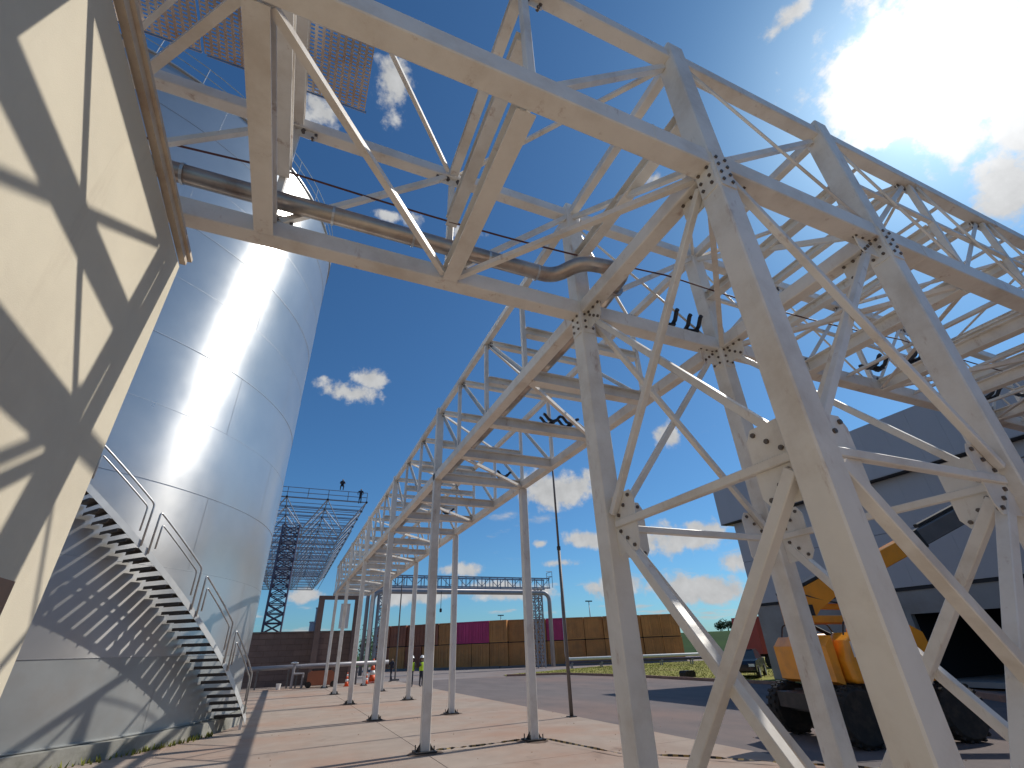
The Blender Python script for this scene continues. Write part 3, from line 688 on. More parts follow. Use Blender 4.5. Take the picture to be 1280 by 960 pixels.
# wall cladding sheets between z 3.9 and 8.74 as separate panels with a shadow gap
yy = HY; k = 0
keyp = {}
while yy > -8:
    for (z0, z1) in ((3.9, 6.31), (6.33, 8.72)):
        kk = (round(z1-z0, 2))
        if kk not in keyp:
            q = MB(); q.prism(PB(PW-0.005, z1-z0, 0.003), 'x', -0.03, 0.03); keyp[kk] = pyd('cladding_panel', q.v, q.f, CLAD)
        link('cladding_panel', keyp[kk], wh, Matrix.Translation((HX+0.33, yy-PW/2, (z0+z1)/2)))
    q = ('ub',)
    if q not in CACHE:
        b_ = MB(); b_.prism(PB(PW-0.005, 2.64, 0.003), 'x', -0.015, 0.015); CACHE[q] = pyd('fascia_panel', b_.v, b_.f, CLAD)
    link('fascia_panel', CACHE[q], wh, Matrix.Translation((HX-0.21, yy+0.55-PW/2, 10.1)))
    yy -= PW
mm = MB(); mm.box((HX+12.5, (HY+HN)/2, 6.2), (24.3, HY-HN-0.02, 4.9)); mm.build('core_wall', SEAL, wh)
mm = MB(); mm.box((HX-0.0, (24.1+HN)/2, 8.735), (0.5, 24.0-HN, 0.03)); mm.build('shadow_gap', SEAL, wh)
mm = MB()   # lower concrete wall with the opening
OY, OZ = 15.0, 2.78
mm.box((HX+0.55, (HY+OY)/2, 1.94), (0.3, HY-OY, 3.9)); mm.box((HX+0.55, (OY+HN)/2, (3.89+OZ)/2), (0.3, OY-HN, 3.89-OZ)); mm.build('lower_wall', WCONC, wh)
mm = MB(); mm.box((HX+12.7, HY-0.15, 1.94), (24, 0.3, 3.9)); mm.build('end_wall', WCONC, wh)
mm = MB(); mm.box((HX+6, (OY+HN)/2, 0.1), (11.6, OY-HN, 0.2)); mm.build('dock_floor', WCONC, wh)
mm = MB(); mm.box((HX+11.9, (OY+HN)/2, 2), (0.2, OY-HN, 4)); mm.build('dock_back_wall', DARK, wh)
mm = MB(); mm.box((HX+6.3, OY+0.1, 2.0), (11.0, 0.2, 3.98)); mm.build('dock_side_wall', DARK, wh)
for yp in (8.5, 2.0, -4.5, -11):
    mm = MB(); mm.box((HX+0.9, yp, 1.5), (0.35, 0.35, 2.6)); mm.build('dock_post', WCONC, wh)

# ------------------------------------------------------------------ boom lift
lf = thing('boom_lift', (12.75, 8.75, 0), 'orange articulated boom lift with black tyres parked behind the tower legs', 'boom lift', rz=R(-16))
def lpart(name, m, fn, parent=lf, smooth=False):
    mm = MB(); fn(mm); return mm.build(name, m, parent, smooth, world=False)
lpart('chassis', BLACKM, lambda q: (q.box((-0.17, 0, 0.72), (2.6, 1.2, 0.42)), q.box((-1.35, 0, 0.60), (0.3, 1.9, 0.24)), q.box((1.0, 0, 0.60), (0.3, 1.9, 0.24)), q.box((0, 0, 0.98), (1.5, 1.5, 0.16)), q.box((-1.75, 0, 0.75), (0.5, 1.0, 0.3)), q.box((1.2, 0, 0.75), (0.4, 1.0, 0.3))))
def wheel(x, y):
    w = bpy.data.objects.new('wheel', None); COL.objects.link(w); w.parent = lf; w.location = (x, y, 0.52); w.rotation_euler = (math.pi/2, 0, 0)
    q = MB(); q.lathe([(0.30, -0.17), (0.46, -0.19), (0.52, -0.13), (0.52, 0.13), (0.46, 0.19), (0.30, 0.17)], 28)
    for k in range(20):
        a = 2*math.pi*k/20
        for s in (-1, 1): q.box((0.525*math.cos(a+s*0.07), 0.525*math.sin(a+s*0.07), s*0.085), (0.05, 0.06, 0.16), a)
    q.build('tyre', RUBBER, w, world=False)
    q = MB(); q.lathe([(0.05, -0.12), (0.28, -0.10), (0.305, -0.165), (0.305, 0.165), (0.28, 0.10), (0.12, 0.12), (0.05, 0.12)], 24); q.build('rim', BLACKM, w, world=False)
for x in (-1.35, 1.0):
    for y in (-1.08, 1.08): wheel(x, y)
def hood(q, y0, y1):
    pr = [(-1.2, 1.08), (0.62, 1.08), (0.66, 1.5), (0.58, 1.85), (0.35, 2.05), (-0.85, 2.05), (-1.14, 1.90), (-1.25, 1.5)]
    q.prism(pr, 'y', y0, y1)
lpart('turntable', BLACKM, lambda q: (q.lathe([(0.6, 1.0), (0.62, 1.06), (0.6, 1.12)], 28), q.box((-0.2, 0, 1.16), (1.9, 0.9, 0.14))))
h1 = lpart('hood', ORANGE, lambda q: hood(q, 0.42, 1.16)); h2 = lpart('hood', ORANGE, lambda q: hood(q, -1.16, -0.42))
for h in (h1, h2):
    bv = h.modifiers.new('round', 'BEVEL'); bv.width = 0.09; bv.segments = 4; bv.limit_method = 'ANGLE'; bv.angle_limit = R(60)
for h, s in ((h1, 1), (h2, -1)):
    lpart('hood_seam', SEAL, lambda q: (q.box((-0.25, s*1.165, 1.62), (0.012, 0.006, 1.0))), h)
    lpart('warning_label', WHITE, lambda q: (q.box((-0.75, s*1.166, 1.72), (0.62, 0.006, 0.30))), h)
    lpart('label_print', SEAL, lambda q: [q.box((-0.97+0.13*i+0.02*(r_ % 2), s*1.171, 1.79-0.12*r_), (0.09, 0.004, 0.05)) for i in range(4) for r_ in range(2)], h)
lpart('counterweight', ORANGE, lambda q: (q.prism([(0.70, 1.05), (1.0, 1.1), (1.06, 1.5), (0.98, 2.0), (0.72, 2.15)], 'y', -1.0, 1.0)))
lpart('counterweight', ORANGE, lambda q: (q.prism([(-1.29, 1.05), (-1.48, 1.12), (-1.50, 1.8), (-1.30, 2.0)], 'y', -0.95, 0.95)))
# link arms and boom (local coordinates of the machine)
def bar(q, a, b, w, h):
    a = Vector(a); b = Vector(b); d = (b-a); L = d.length; x = d.normalized(); y = Vector((0, 0, 1)).cross(x).normalized(); z = x.cross(y)
    Mx = Matrix(((x.x, y.x, z.x, a.x), (x.y, y.y, z.y, a.y), (x.z, y.z, z.z, a.z), (0, 0, 0, 1)))
    base = len(q.v); P_ = PB(w, h, 0.02); n = len(P_)
    for t in (0, L):
        for (p, r_) in P_: q.v.append(tuple(Mx @ Vector((t, p, r_))))
    q.f += [tuple(base+i for i in range(n)), tuple(base+n+i for i in range(n))[::-1]]+[(base+i, base+(i+1) % n, base+n+(i+1) % n, base+n+i) for i in range(n)]
lpart('lower_arm', ORANGE, lambda q: (bar(q, (0.95, 0.22, 2.30), (-1.35, 0.22, 2.36), 0.14, 0.17), bar(q, (0.95, -0.22, 2.30), (-1.35, -0.22, 2.36), 0.14, 0.17)))
lpart('upper_arm', ORANGE, lambda q: (bar(q, (0.9, 0.0, 2.12), (0.95, 0.0, 2.62), 0.3, 0.3), bar(q, (0.95, 0.0, 2.58), (-1.2, 0.0, 2.66), 0.2, 0.13)))
lpart('lift_cylinder', BLACKM, lambda q: (q.tube([(0.5, 0.3, 1.75), (-0.3, 0.3, 2.0)], 0.08, 10), q.tube([(-0.3, 0.3, 2.0), (-0.9, 0.3, 2.3)], 0.045, 10), q.tube([(-1.2, 0.28, 2.5), (-0.3, 0.28, 2.9)], 0.085, 10)))
lpart('knuckle', ORANGE, lambda q: (q.prism([(-1.5, 2.27), (-1.15, 2.22), (-0.8, 2.55), (-0.05, 2.95), (0.0, 3.38), (-0.45, 3.30), (-1.5, 2.90)], 'y', -0.24, 0.24)))
lpart('knuckle_cap', BLACKM, lambda q: (q.prism([(-1.52, 2.91), (-0.46, 3.31), (-0.48, 3.37), (-1.54, 2.97)], 'y', -0.22, 0.22), q.box((-1.2, -0.25, 2.55), (0.42, 0.06, 0.24)), q.box((-1.35, -0.25, 2.42), (0.2, 0.06, 0.2))))
Bs, Be = Vector((-0.9, 0, 2.8)), Vector((7.6, -0.35, 6.05)); Bd = (Be-Bs)
lpart('main_boom', ORANGE, lambda q: bar(q, Bs, Bs+Bd*0.42, 0.30, 0.42))
lpart('boom_collar', BLACKM, lambda q: bar(q, Bs+Bd*0.395, Bs+Bd*0.435, 0.36, 0.5))
lpart('fly_boom', GREYM, lambda q: bar(q, Bs+Bd*0.42, Bs+Bd*0.98, 0.26, 0.42))
lpart('cable_track', BLACKM, lambda q: bar(q, Bs+Bd*0.46+Vector((-0.09, 0, 0.26)), Bs+Bd*0.86+Vector((-0.09, 0, 0.26)), 0.14, 0.10))
lpart('hydraulic_hose', BLACKM, lambda q: [q.tube(fillet([(0.9, 0.1+o, 2.7), (0.2, 0.12+o, 2.95+o), (-0.6, 0.12+o, 2.75), (-1.3, 0.1+o, 2.95)], 0.3), 0.018, 6) for o in (-0.34, -0.29, 0.12)])
lpart('handrail', BLACKM, lambda q: [q.tube(fillet([(-1.1, s_*1.1, 2.0), (-1.0, s_*1.1, 2.28), (0.3, s_*1.1, 2.28), (0.45, s_*1.1, 1.95)], 0.1), 0.018, 6) for s_ in (-1, 1)])
lpart('basket', GREYM, lambda q: [q.tube([(Be.x+0.2+a, Be.y+b, Be.z-0.5), (Be.x+0.2+a, Be.y+b, Be.z+0.6)], 0.025, 6) for a in (0, 0.8) for b in (-0.8, 0, 0.8)]+[q.tube([(Be.x+0.2, Be.y-0.8, Be.z+h), (Be.x+1.0, Be.y-0.8, Be.z+h), (Be.x+1.0, Be.y+0.8, Be.z+h), (Be.x+0.2, Be.y+0.8, Be.z+h), (Be.x+0.2, Be.y-0.8, Be.z+h)], 0.025, 6) for h in (-0.5, 0.1, 0.6)])

# ------------------------------------------------------------------ thin pole, tapes
pm = thing('thin_pole', (9.0, 16.3, 0), 'tall thin dark metal pole standing at the edge of the concrete apron', 'pole')
mm = MB(); mm.tube([(9.0, 16.3, 0), (9.0, 16.3, 5.2)], 0.062, 12, 0.055); mm.tube([(9.0, 16.3, 5.2), (9.0, 16.3, 9.9)], 0.042, 12, 0.036); mm.build('shaft', POLE, pm, True)
mm = MB(); mm.box((9.0, 16.3, 0.012), (0.26, 0.26, 0.024)); mm.build('base_plate', BLACKM, pm)
mm = MB(); mm.tube([(9.0, 16.3, 5.15), (9.0, 16.3, 5.28)], 0.07, 12); mm.build('collar', BLACKM, pm)
def tape(pts, label):
    pts = [Vector(p) for p in pts]; v = []; f = []; Ls = 0
    org = pts[0]; d = (pts[-1]-pts[0]); ang = math.atan2(d.y, d.x); Rm = Matrix.Rotation(-ang, 4, 'Z'); n = 60
    def at(t):
        s = t*(len(pts)-1); i = min(int(s), len(pts)-2); return pts[i].lerp(pts[i+1], s-i)
    for i in range(n+1):
        p = at(i/n); q = Rm @ (p-org); tw_ = 0.9*math.sin(i*0.55)+i*0.16; w = 0.02
        o = Vector((0, math.cos(tw_), math.sin(tw_)))*w; lift = Vector((0, 0, 0.025))
        v += [tuple(q+o+lift), tuple(q-o+lift)]
    f = [(2*i, 2*i+1, 2*i+3, 2*i+2) for i in range(n)]
    o = link('barrier_tape', pyd('barrier_tape', v, f, TAPE)); o.location = org; o.rotation_euler = (0, 0, ang)
    md = o.modifiers.new('t', 'SOLIDIFY'); md.thickness = 0.002
    tag(o, label, 'tape')
tape([(X0+0.25, 12.9, 0.02), (4.6, 12.86, 0.02), (X1-0.25, 12.95, 0.03)], 'striped barrier tape twisted between the two nearest rack posts')
tape([(X1+0.2, 12.7, 0.03), (6.7, 10.25, 0.02), (7.8, 9.05, 0.02), (8.5, 8.0, 0.02), (9.6, 6.6, 0.02)], 'striped barrier tape lying from the nearest right rack post towards the boom lift')

# ------------------------------------------------------------------ containers
def cont_meshes():
    w, h, L = 2.44, 2.59, 12.2; d = {}
    q = MB(); e = 0.05
    q.box((-w/2+0.07, -0.04, h/2), (0.14, 0.16, h)); q.box((w/2-0.07, -0.04, h/2), (0.14, 0.16, h)); q.box((0, -0.04, 0.08), (w-0.28, 0.16, 0.16)); q.box((0, -0.04, h-0.07), (w-0.28, 0.16, 0.14))
    d['frame'] = (q.v, q.f)
    q = MB(); q.box((0, 3.0, -0.03), (w-0.1, 5.9, 0.22)); d['gap_shade_box'] = (q.v, q.f)  # added black box filling the gap between tiers, standing in for its shade
    q = MB(); n = 40; poly = []
    for s in (1, -1):       # corrugated side walls as a plan outline
        r = range(n+1) if s == 1 else range(n, -1, -1)
        for i in r:
            y = 0.06+(L-0.12)*i/n; o = 0.0 if (i % 4) in (0, 1) else 0.036; poly.append((s*(w/2-0.01-o), y))
    q.prism(poly, 'z', 0.05, h-0.02); d['shell'] = (q.v, q.f)
    q = MB(); a = (w-0.30)/2
    q.box((0, -0.055, (h)/2), (a-0.02, 0.05, h-0.34))
    for k in range(5): q.box((0, -0.085, 0.36+k*0.47), (a-0.12, 0.016, 0.10))
    d['door'] = (q.v, q.f)
    q = MB(); q.tube([(0, -0.12, 0.1), (0, -0.12, h-0.08)], 0.022, 6); q.box((0, -0.11, 1.1), (0.10, 0.03, 0.06)); d['bar'] = (q.v, q.f)
    return d
CMD = cont_meshes(); CME = {}
def cmesh(k, m):
    if (k, m.name) not in CME: CME[(k, m.name)] = pyd({'bar': 'locking_bar'}.get(k, k), *CMD[k], m)
    return CME[(k, m.name)]
def container(p, rz, z, m, label):
    t = thing('shipping_container', (p[0], p[1], z), label, 'container', 'stacked shipping containers', rz)
    I4 = Matrix.Identity(4)
    link('frame', cmesh('frame', m), t, local=I4); link('shell', cmesh('shell', m), t, local=I4)
    link('gap_shade_box', cmesh('gap_shade_box', SEAL), t, local=I4)
    for s in (-1, 1):
        d = link('door', cmesh('door', m), t, local=Matrix.Translation((s*0.535, 0, 0)))
        for o in (-0.25, 0.25): link('locking_bar', cmesh('bar', m), d, local=Matrix.Translation((o, 0, 0)))
ordn = ['first', 'second', 'third', 'fourth', 'fifth', 'sixth', 'seventh', 'eighth', 'ninth', 'tenth', 'eleventh', 'twelfth', 'thirteenth', 'fourteenth', 'fifteenth', 'sixteenth', 'seventeenth', 'eighteenth']
poly = [Vector((48.0, 55.7)), Vector((26.5, 65.8)), Vector((12.0, 79.0))]
pts = []; i = 0; rem = 1.25; cur = poly[0]
for a, b in zip(poly[:-1], poly[1:]):
    L = (b-a).length; s = rem if a == poly[0] else rem
    while s < L:
        pts.append((a+(b-a).normalized()*s, b-a)); s += 2.52
    rem = s-L
topc = {6: CM, 10: CM, 11: CM}
for k, (p, d) in enumerate(pts[:18]):
    ang = math.atan2(-d.y, -d.x)
    for tier in (0, 1):
        m = CB
        if tier == 1: m = topc.get(k, CB if k < 13 else CR)
        else: m = CB if k < 13 or k % 2 else CR
        cn = {CB.name: 'brown', CR.name: 'rust-red', CM.name: 'magenta'}[m.name]
        jit = random.uniform(-0.06, 0.06); off = random.uniform(-0.2, 0.2)
        nrm = Vector((-math.sin(ang), math.cos(ang)))
        container((p.x+nrm.x*off, p.y+nrm.y*off), ang, 0.15+tier*2.70, m, '%s shipping container, %s tier, %s from the right end of the stack' % (cn, 'upper' if tier else 'lower', ordn[k]))
pad = MB()
for a, b in zip(poly[:-1], poly[1:]):
    d = (b-a).normalized(); n_ = Vector((-d.y, d.x)); n_ = n_ if n_.y > 0 else -n_; q = [a-n_*0.6, b-n_*0.6, b+n_*13, a+n_*13]
    pad.prism([(v.x, v.y) for v in q], 'z', -0.1, 0.15-0.004*(a == poly[0]))
structure(pad.build('container_pad', YARD))

# ------------------------------------------------------------------ far pipe gantry, low pipes
BY = 57.6
gb = thing('far_pipe_gantry', (19, BY, 0), 'distant grey pipe gantry spanning the yard in front of the container stack', 'gantry')
mm = MB(); mm.tube(fillet([(8.4, BY, 0.1), (8.4, BY, 8.0), (29.9, BY, 8.0), (29.9, BY, 0.1)], 1.0), 0.25, 12); mm.build('main_pipe', GREYPIPE, gb, True)
mm = MB(); mm.tube(fillet([(8.0, BY+1.0, 0.1), (8.0, BY+1.0, 8.25), (28.6, BY+1.0, 8.25)], 0.8), 0.2, 10); mm.build('second_pipe', GREYPIPE, gb, True)
for z in (8.55, 9.65):
    for y in (BY-0.2, BY+1.3):
        mm = MB(); mm.box((18.9, y, z), (22.2, 0.12, 0.14)); mm.build('chord', BLUESTEEL, gb)
for i in range(23):
    x = 7.9+i*1.0
    mm = MB(); mm.box((x, BY-0.2, 9.1), (0.09, 0.09, 1.0)); mm.build('vertical', BLUESTEEL, gb)
    mm = MB(); mm.box((x, BY+1.3, 9.1), (0.09, 0.09, 1.0)); mm.build('vertical', BLUESTEEL, gb)
    if i < 22:
        mm = MB(); s = (8.62, 9.58) if i % 2 else (9.58, 8.62); mm.tube([(x, BY-0.2, s[0]), (x+1, BY-0.2, s[1])], 0.04, 5); mm.build('diagonal', BLUESTEEL, gb)
def lattice(name_parent, x, y, w, z0, z1, m, nz, r=0.07, r2=0.04):
    for sx in (-1, 1):
        for sy in (-1, 1):
            q = MB(); q.tube([(x+sx*w/2, y+sy*w/2, z0), (x+sx*w/2, y+sy*w/2, z1)], r, 6); q.build('lattice_leg', m, name_parent)
    q = MB(); h = (z1-z0)/nz
    for k in range(nz):
        a, b = z0+k*h, z0+(k+1)*h
        C4 = [(x-w/2, y-w/2), (x+w/2, y-w/2), (x+w/2, y+w/2), (x-w/2, y+w/2)]
        for e in range(4):
            p, r_ = C4[e], C4[(e+1) % 4]
            q.tube([(*p, b), (*r_, b)], r2, 5)
            if k % 2: p, r_ = r_, p
            q.tube([(*p, a), (*r_, b)], r2, 5); q.tube([(*r_, a), (*p, b)], r2, 5)
    stuff(q.build('lattice_bracing', m, name_parent))
lattice(gb, 28.4, BY+0.5, 1.0, 0, 8.45, GREYPIPE, 8, 0.09, 0.05)
lattice(gb, 9.6, BY+0.5, 1.0, 0, 8.45, GREYPIPE, 8, 0.09, 0.05)
mm = MB(); mm.tube([(15.9, BY-0.4, 8.0), (15.9, BY-0.4, 6.2)], 0.03, 5); mm.lathe([(0.06, -0.25), (0.14, -0.2), (0.14, 0.1), (0.06, 0.15)], 8, (15.9, BY-0.4, 6.1)); mm.build('hanging_hook', BLACKM, gb)
mm = MB()
for h in (9.9, 10.5):
    mm.tube([(29.6, BY-0.2, h), (30.4, BY-0.2, h), (30.4, BY+1.3, h)], 0.035, 5)
for y in (BY-0.2, BY+1.3): mm.tube([(30.4, y, 8.6), (30.4, y, 10.5)], 0.035, 5)
mm.build('end_guardrail', BLUESTEEL, gb)
lp = thing('low_pipe', (36, 47, 0), 'white low-level pipe on short trestles along the grass verge', 'pipe')
mm = MB(); mm.tube(fillet([(28.9, 52.5, 7.0), (28.9, 52.5, 0.85), (58, 36.5, 0.95)], 0.4), 0.15, 10); mm.build('pipe', WHITE, lp, True)
mm = MB(); mm.tube([(28.9, 52.9, 0.5), (58, 36.9, 0.58)], 0.13, 8); mm.build('lower_pipe', PURPLE, lp, True)
for k in range(11):
    t_ = k/10; x = 29.5+28*t_; y = 52.4-15.4*t_
    mm = MB(); mm.box((x, y, 0.2), (0.1, 0.1, 0.62)); mm.box((x, y+0.3, 0.2), (0.1, 0.1, 0.62)); mm.box((x, y+0.15, 0.42), (0.12, 0.7, 0.1)); mm.build('trestle', GREYPIPE, lp)

# ------------------------------------------------------------------ brown wall, yard clutter at the rack end
bw = thing('block_wall', (-2, 47.2, 0), 'long brown block wall closing the yard behind the rack posts', 'wall')
mm = MB(); mm.box((-5.0, 47.35, 1.85), (21.8, 0.2, 3.7)); mm.build('wall_core', JOINT, bw)
bk = {}
for j in range(9):
    for i in range(20):
        wv = 1.08; hv = 0.41; x = 5.9-wv/2-i*wv-(0.5*wv if j % 2 else 0); z = hv/2+j*hv+0.005
        if ('b',) not in bk: q = MB(); q.prism(PB(wv-0.02, hv-0.02, 0.01), 'y', -0.03, 0.03); bk[('b',)] = pyd('block', q.v, q.f, BLOCK)
        if i < 19 or j % 2 == 0: link('block', bk[('b',)], bw, Matrix.Translation((x, 47.23+random.uniform(-0.006, 0.006), z)))
mm = MB(); mm.box((-5, 47.3, 3.76), (21.9, 0.36, 0.10)); mm.build('wall_cap', BLOCK, bw)
pt = thing('concrete_portal', (5, 46, 0), 'brown-grey concrete portal at the far end of the pipe rack', 'portal')
for x in (2.6, 5.55):
    mm = MB(); mm.box((x, 46.6, 3.1), (0.45, 0.5, 6.2)); mm.build('pier', BLOCK, pt)
mm = MB(); mm.box((4.1, 46.6, 6.3), (3.5, 0.52, 0.28)); mm.build('lintel', BLOCK, pt)
mm = MB(); mm.box((4.6, 46.75, 4.9), (0.75, 0.08, 1.9)); mm.build('white_sheet', WHITE, pt)
yp = thing('trestle_pipe', (0, 44.3, 0), 'grey pipe on low trestles running in front of the brown wall', 'pipe')
mm = MB(); mm.tube([(-2.2, 44.6, 1.3), (2.2, 44.3, 1.36), (8.2, 44.4, 1.4)], 0.16, 10); mm.build('pipe', GREYPIPE, yp, True)
for x in (-1.2, 0.9, 1.5, 3.6, 5.8, 7.6):
    mm = MB(); mm.box((x, 44.3, 0.55), (0.10, 0.10, 1.15)); mm.box((x, 44.55, 0.55), (0.10, 0.10, 1.15)); mm.box((x, 44.42, 1.1), (0.14, 0.6, 0.1)); mm.build('trestle', GREYM, yp)
vs = thing('valve_station', (1.2, 43.6, 0), 'grey valve set with a white cap beside the trestle pipe', 'valve')
mm = MB(); mm.tube([(1.2, 43.6, 0), (1.2, 43.6, 1.5)], 0.10, 10); mm.tube([(1.2, 43.6, 0.9), (1.9, 43.6, 0.9), (1.9, 43.6, 0)], 0.09, 10); mm.build('body', GREYPIPE, vs)
mm = MB(); mm.lathe([(0.12, 0), (0.26, 0.02), (0.26, 0.08), (0.12, 0.12)], 14, (1.2, 43.6, 1.55)); mm.build('hand_wheel', WHITE, vs)
sk = thing('orange_skid', (3.0, 42.9, 0), 'low rusty orange skid unit standing among the far rack posts', 'skid')
mm = MB(); mm.prism([(2.2, 0.15), (4.1, 0.15), (4.1, 0.85), (3.8, 1.05), (2.4, 1.05), (2.2, 0.9)], 'y', 42.7, 43.6); mm.build('housing', CR, sk)
for x in (2.3, 4.0):
    for y in (42.75, 43.55):
        mm = MB(); mm.tube([(x, y-0.08, 0.2), (x, y+0.08, 0.2)], 0.2, 14); mm.build('wheel', RUBBER, sk)
mm = MB(); mm.box((3.1, 43.1, 1.12), (1.3, 0.6, 0.12)); mm.build('lid', BLACKM, sk)
mm = MB(); mm.lathe([(0.13, 0), (0.17, 0.34), (0.18, 0.36), (0.15, 0.36)], 14, (0.35, 43.2, 0.0)); tag(mm.build('bucket', WHITE), 'white bucket standing before the brown wall', 'bucket')
def cone(x, y, label, s=1.0):
    t = thing('traffic_cone', (x, y, 0), label, 'cone', 'traffic cones')
    q = MB(); q.box((0, 0, 0.02), (0.42*s, 0.42*s, 0.04)); q.build('base', CONEO, t, world=False)
    for (za, zb_, m) in ((0.04, 0.26, CONEO), (0.26, 0.40, HELM), (0.40, 0.56, CONEO), (0.56, 0.68, HELM), (0.68, 0.78, CONEO)):
        f_ = lambda z: 0.16*(1-z/0.9)+0.012
        q = MB(); q.lathe([(f_(za)*s, za*s*1.25), (f_(zb_)*s, zb_*s*1.25)], 16); q.build('band', m, t, True, world=False)
cone(7.15, 45.2, 'large orange and white traffic cone beside the far gantry leg', 1.7)
cone(4.9, 42.3, 'slim orange and white cone between the far rack posts', 0.9)
cone(6.55, 44.0, 'small cone behind the farthest right rack post', 0.8)

# ------------------------------------------------------------------ lattice mast + space frame
ms = thing('lattice_mast', (-0.95, 52.5, 0), 'dark square lattice mast rising behind the brown wall', 'mast')
lattice(ms, -0.95, 52.5, 1.5, 0, 13.3, PURPLE, 17, 0.09, 0.045)
sf = thing('space_frame_roof', (-8, 80, 0), 'blue-grey steel space-frame roof under construction above the brown wall', 'roof frame')
SX1, SY0, mod, nx, ny = 5.9, 52.0, 3.9, 7, 15; ZT2, ZB2 = 16.1, 13.5
def tubes(name, segs, r, m):
    q = MB()
    for a, b in segs: q.tube([a, b], r, 5, cap=False)
    return stuff(q.build(name, m, sf))
top = lambda i, j: (SX1-i*mod, SY0+j*mod, ZT2); bot = lambda i, j: (SX1-(i+0.5)*mod, SY0+(j+0.5)*mod, ZB2)
seg = []
for i in range(nx+1):
    for j in range(ny+1):
        if i < nx: seg.append((top(i, j), top(i+1, j)))
        if j < ny: seg.append((top(i, j), top(i, j+1)))
tubes('top_grid', seg, 0.06, BLUESTEEL)
seg = []
for i in range(nx):
    for j in range(ny):
        if i < nx-1: seg.append((bot(i, j), bot(i+1, j)))
        if j < ny-1: seg.append((bot(i, j), bot(i, j+1)))
tubes('bottom_grid', seg, 0.055, BLUESTEEL)
seg = []; pal = []
for i in range(nx):
    for j in range(ny):
        for (a, b) in ((0, 0), (1, 0), (1, 1), (0, 1)):
            (pal if (j < 2 and (a+b) % 2 == 0) else seg).append((bot(i, j), top(i+a, j+b)))
tubes('web_tubes', seg, 0.05, BLUESTEEL); tubes('pale_web_tubes', pal, 0.07, PALETUBE)
q = MB()
for i in range(nx+1):
    for j in range(ny+1):
        x, y, z = top(i, j); q.lathe([(0.02, -0.14), (0.12, -0.06), (0.12, 0.06), (0.02, 0.14)], 6, (x, y, z))
stuff(q.build('node_joints', BLACKM, sf))
seg = []
for j in range(0, 3):
    for k in range(1, 3):
        seg.append(((SX1, SY0+j*mod-0.0, ZT2+k*0.5), (SX1-nx*mod, SY0+j*mod, ZT2+k*0.5)))
for j in range(3, ny*3):
    seg.append(((SX1, SY0+j*mod/3, ZT2+0.12), (SX1-nx*mod, SY0+j*mod/3, ZT2+0.12)))
for i in range(nx*2+1): seg.append(((SX1-i*mod/2, SY0, ZT2), (SX1-i*mod/2, SY0, ZT2+1.0)))
for i in range(nx*2): seg.append(((SX1-(i+0.5)*mod/2, SY0+2, ZB2), (SX1-(i+0.5)*mod/2, SY0+(ny-0.5)*mod, ZB2)))
for j in range(ny*2-1): seg.append(((SX1-1.9, SY0+(j+1.5)*mod/2, ZB2+0.05), (SX1-(nx-0.5)*mod, SY0+(j+1.5)*mod/2, ZB2+0.05)))
tubes('edge_purlins', seg, 0.04, BLUESTEEL)
# small stacks behind the wall
for (x, y, h, lb) in ((3.3, 62, 6.6, 'slim blue-grey vent stack behind the brown wall, the taller of two'), (2.85, 62, 5.2, 'short slim blue-grey vent stack behind the brown wall')):
    q = MB(); q.lathe([(0.3, 0), (0.3, h), (0.36, h), (0.36, h+0.12), (0.28, h+0.12)], 14, (x, y, 0)); tag(q.build('vent_stack', BLUESTEEL, None, False), lb, 'stack')

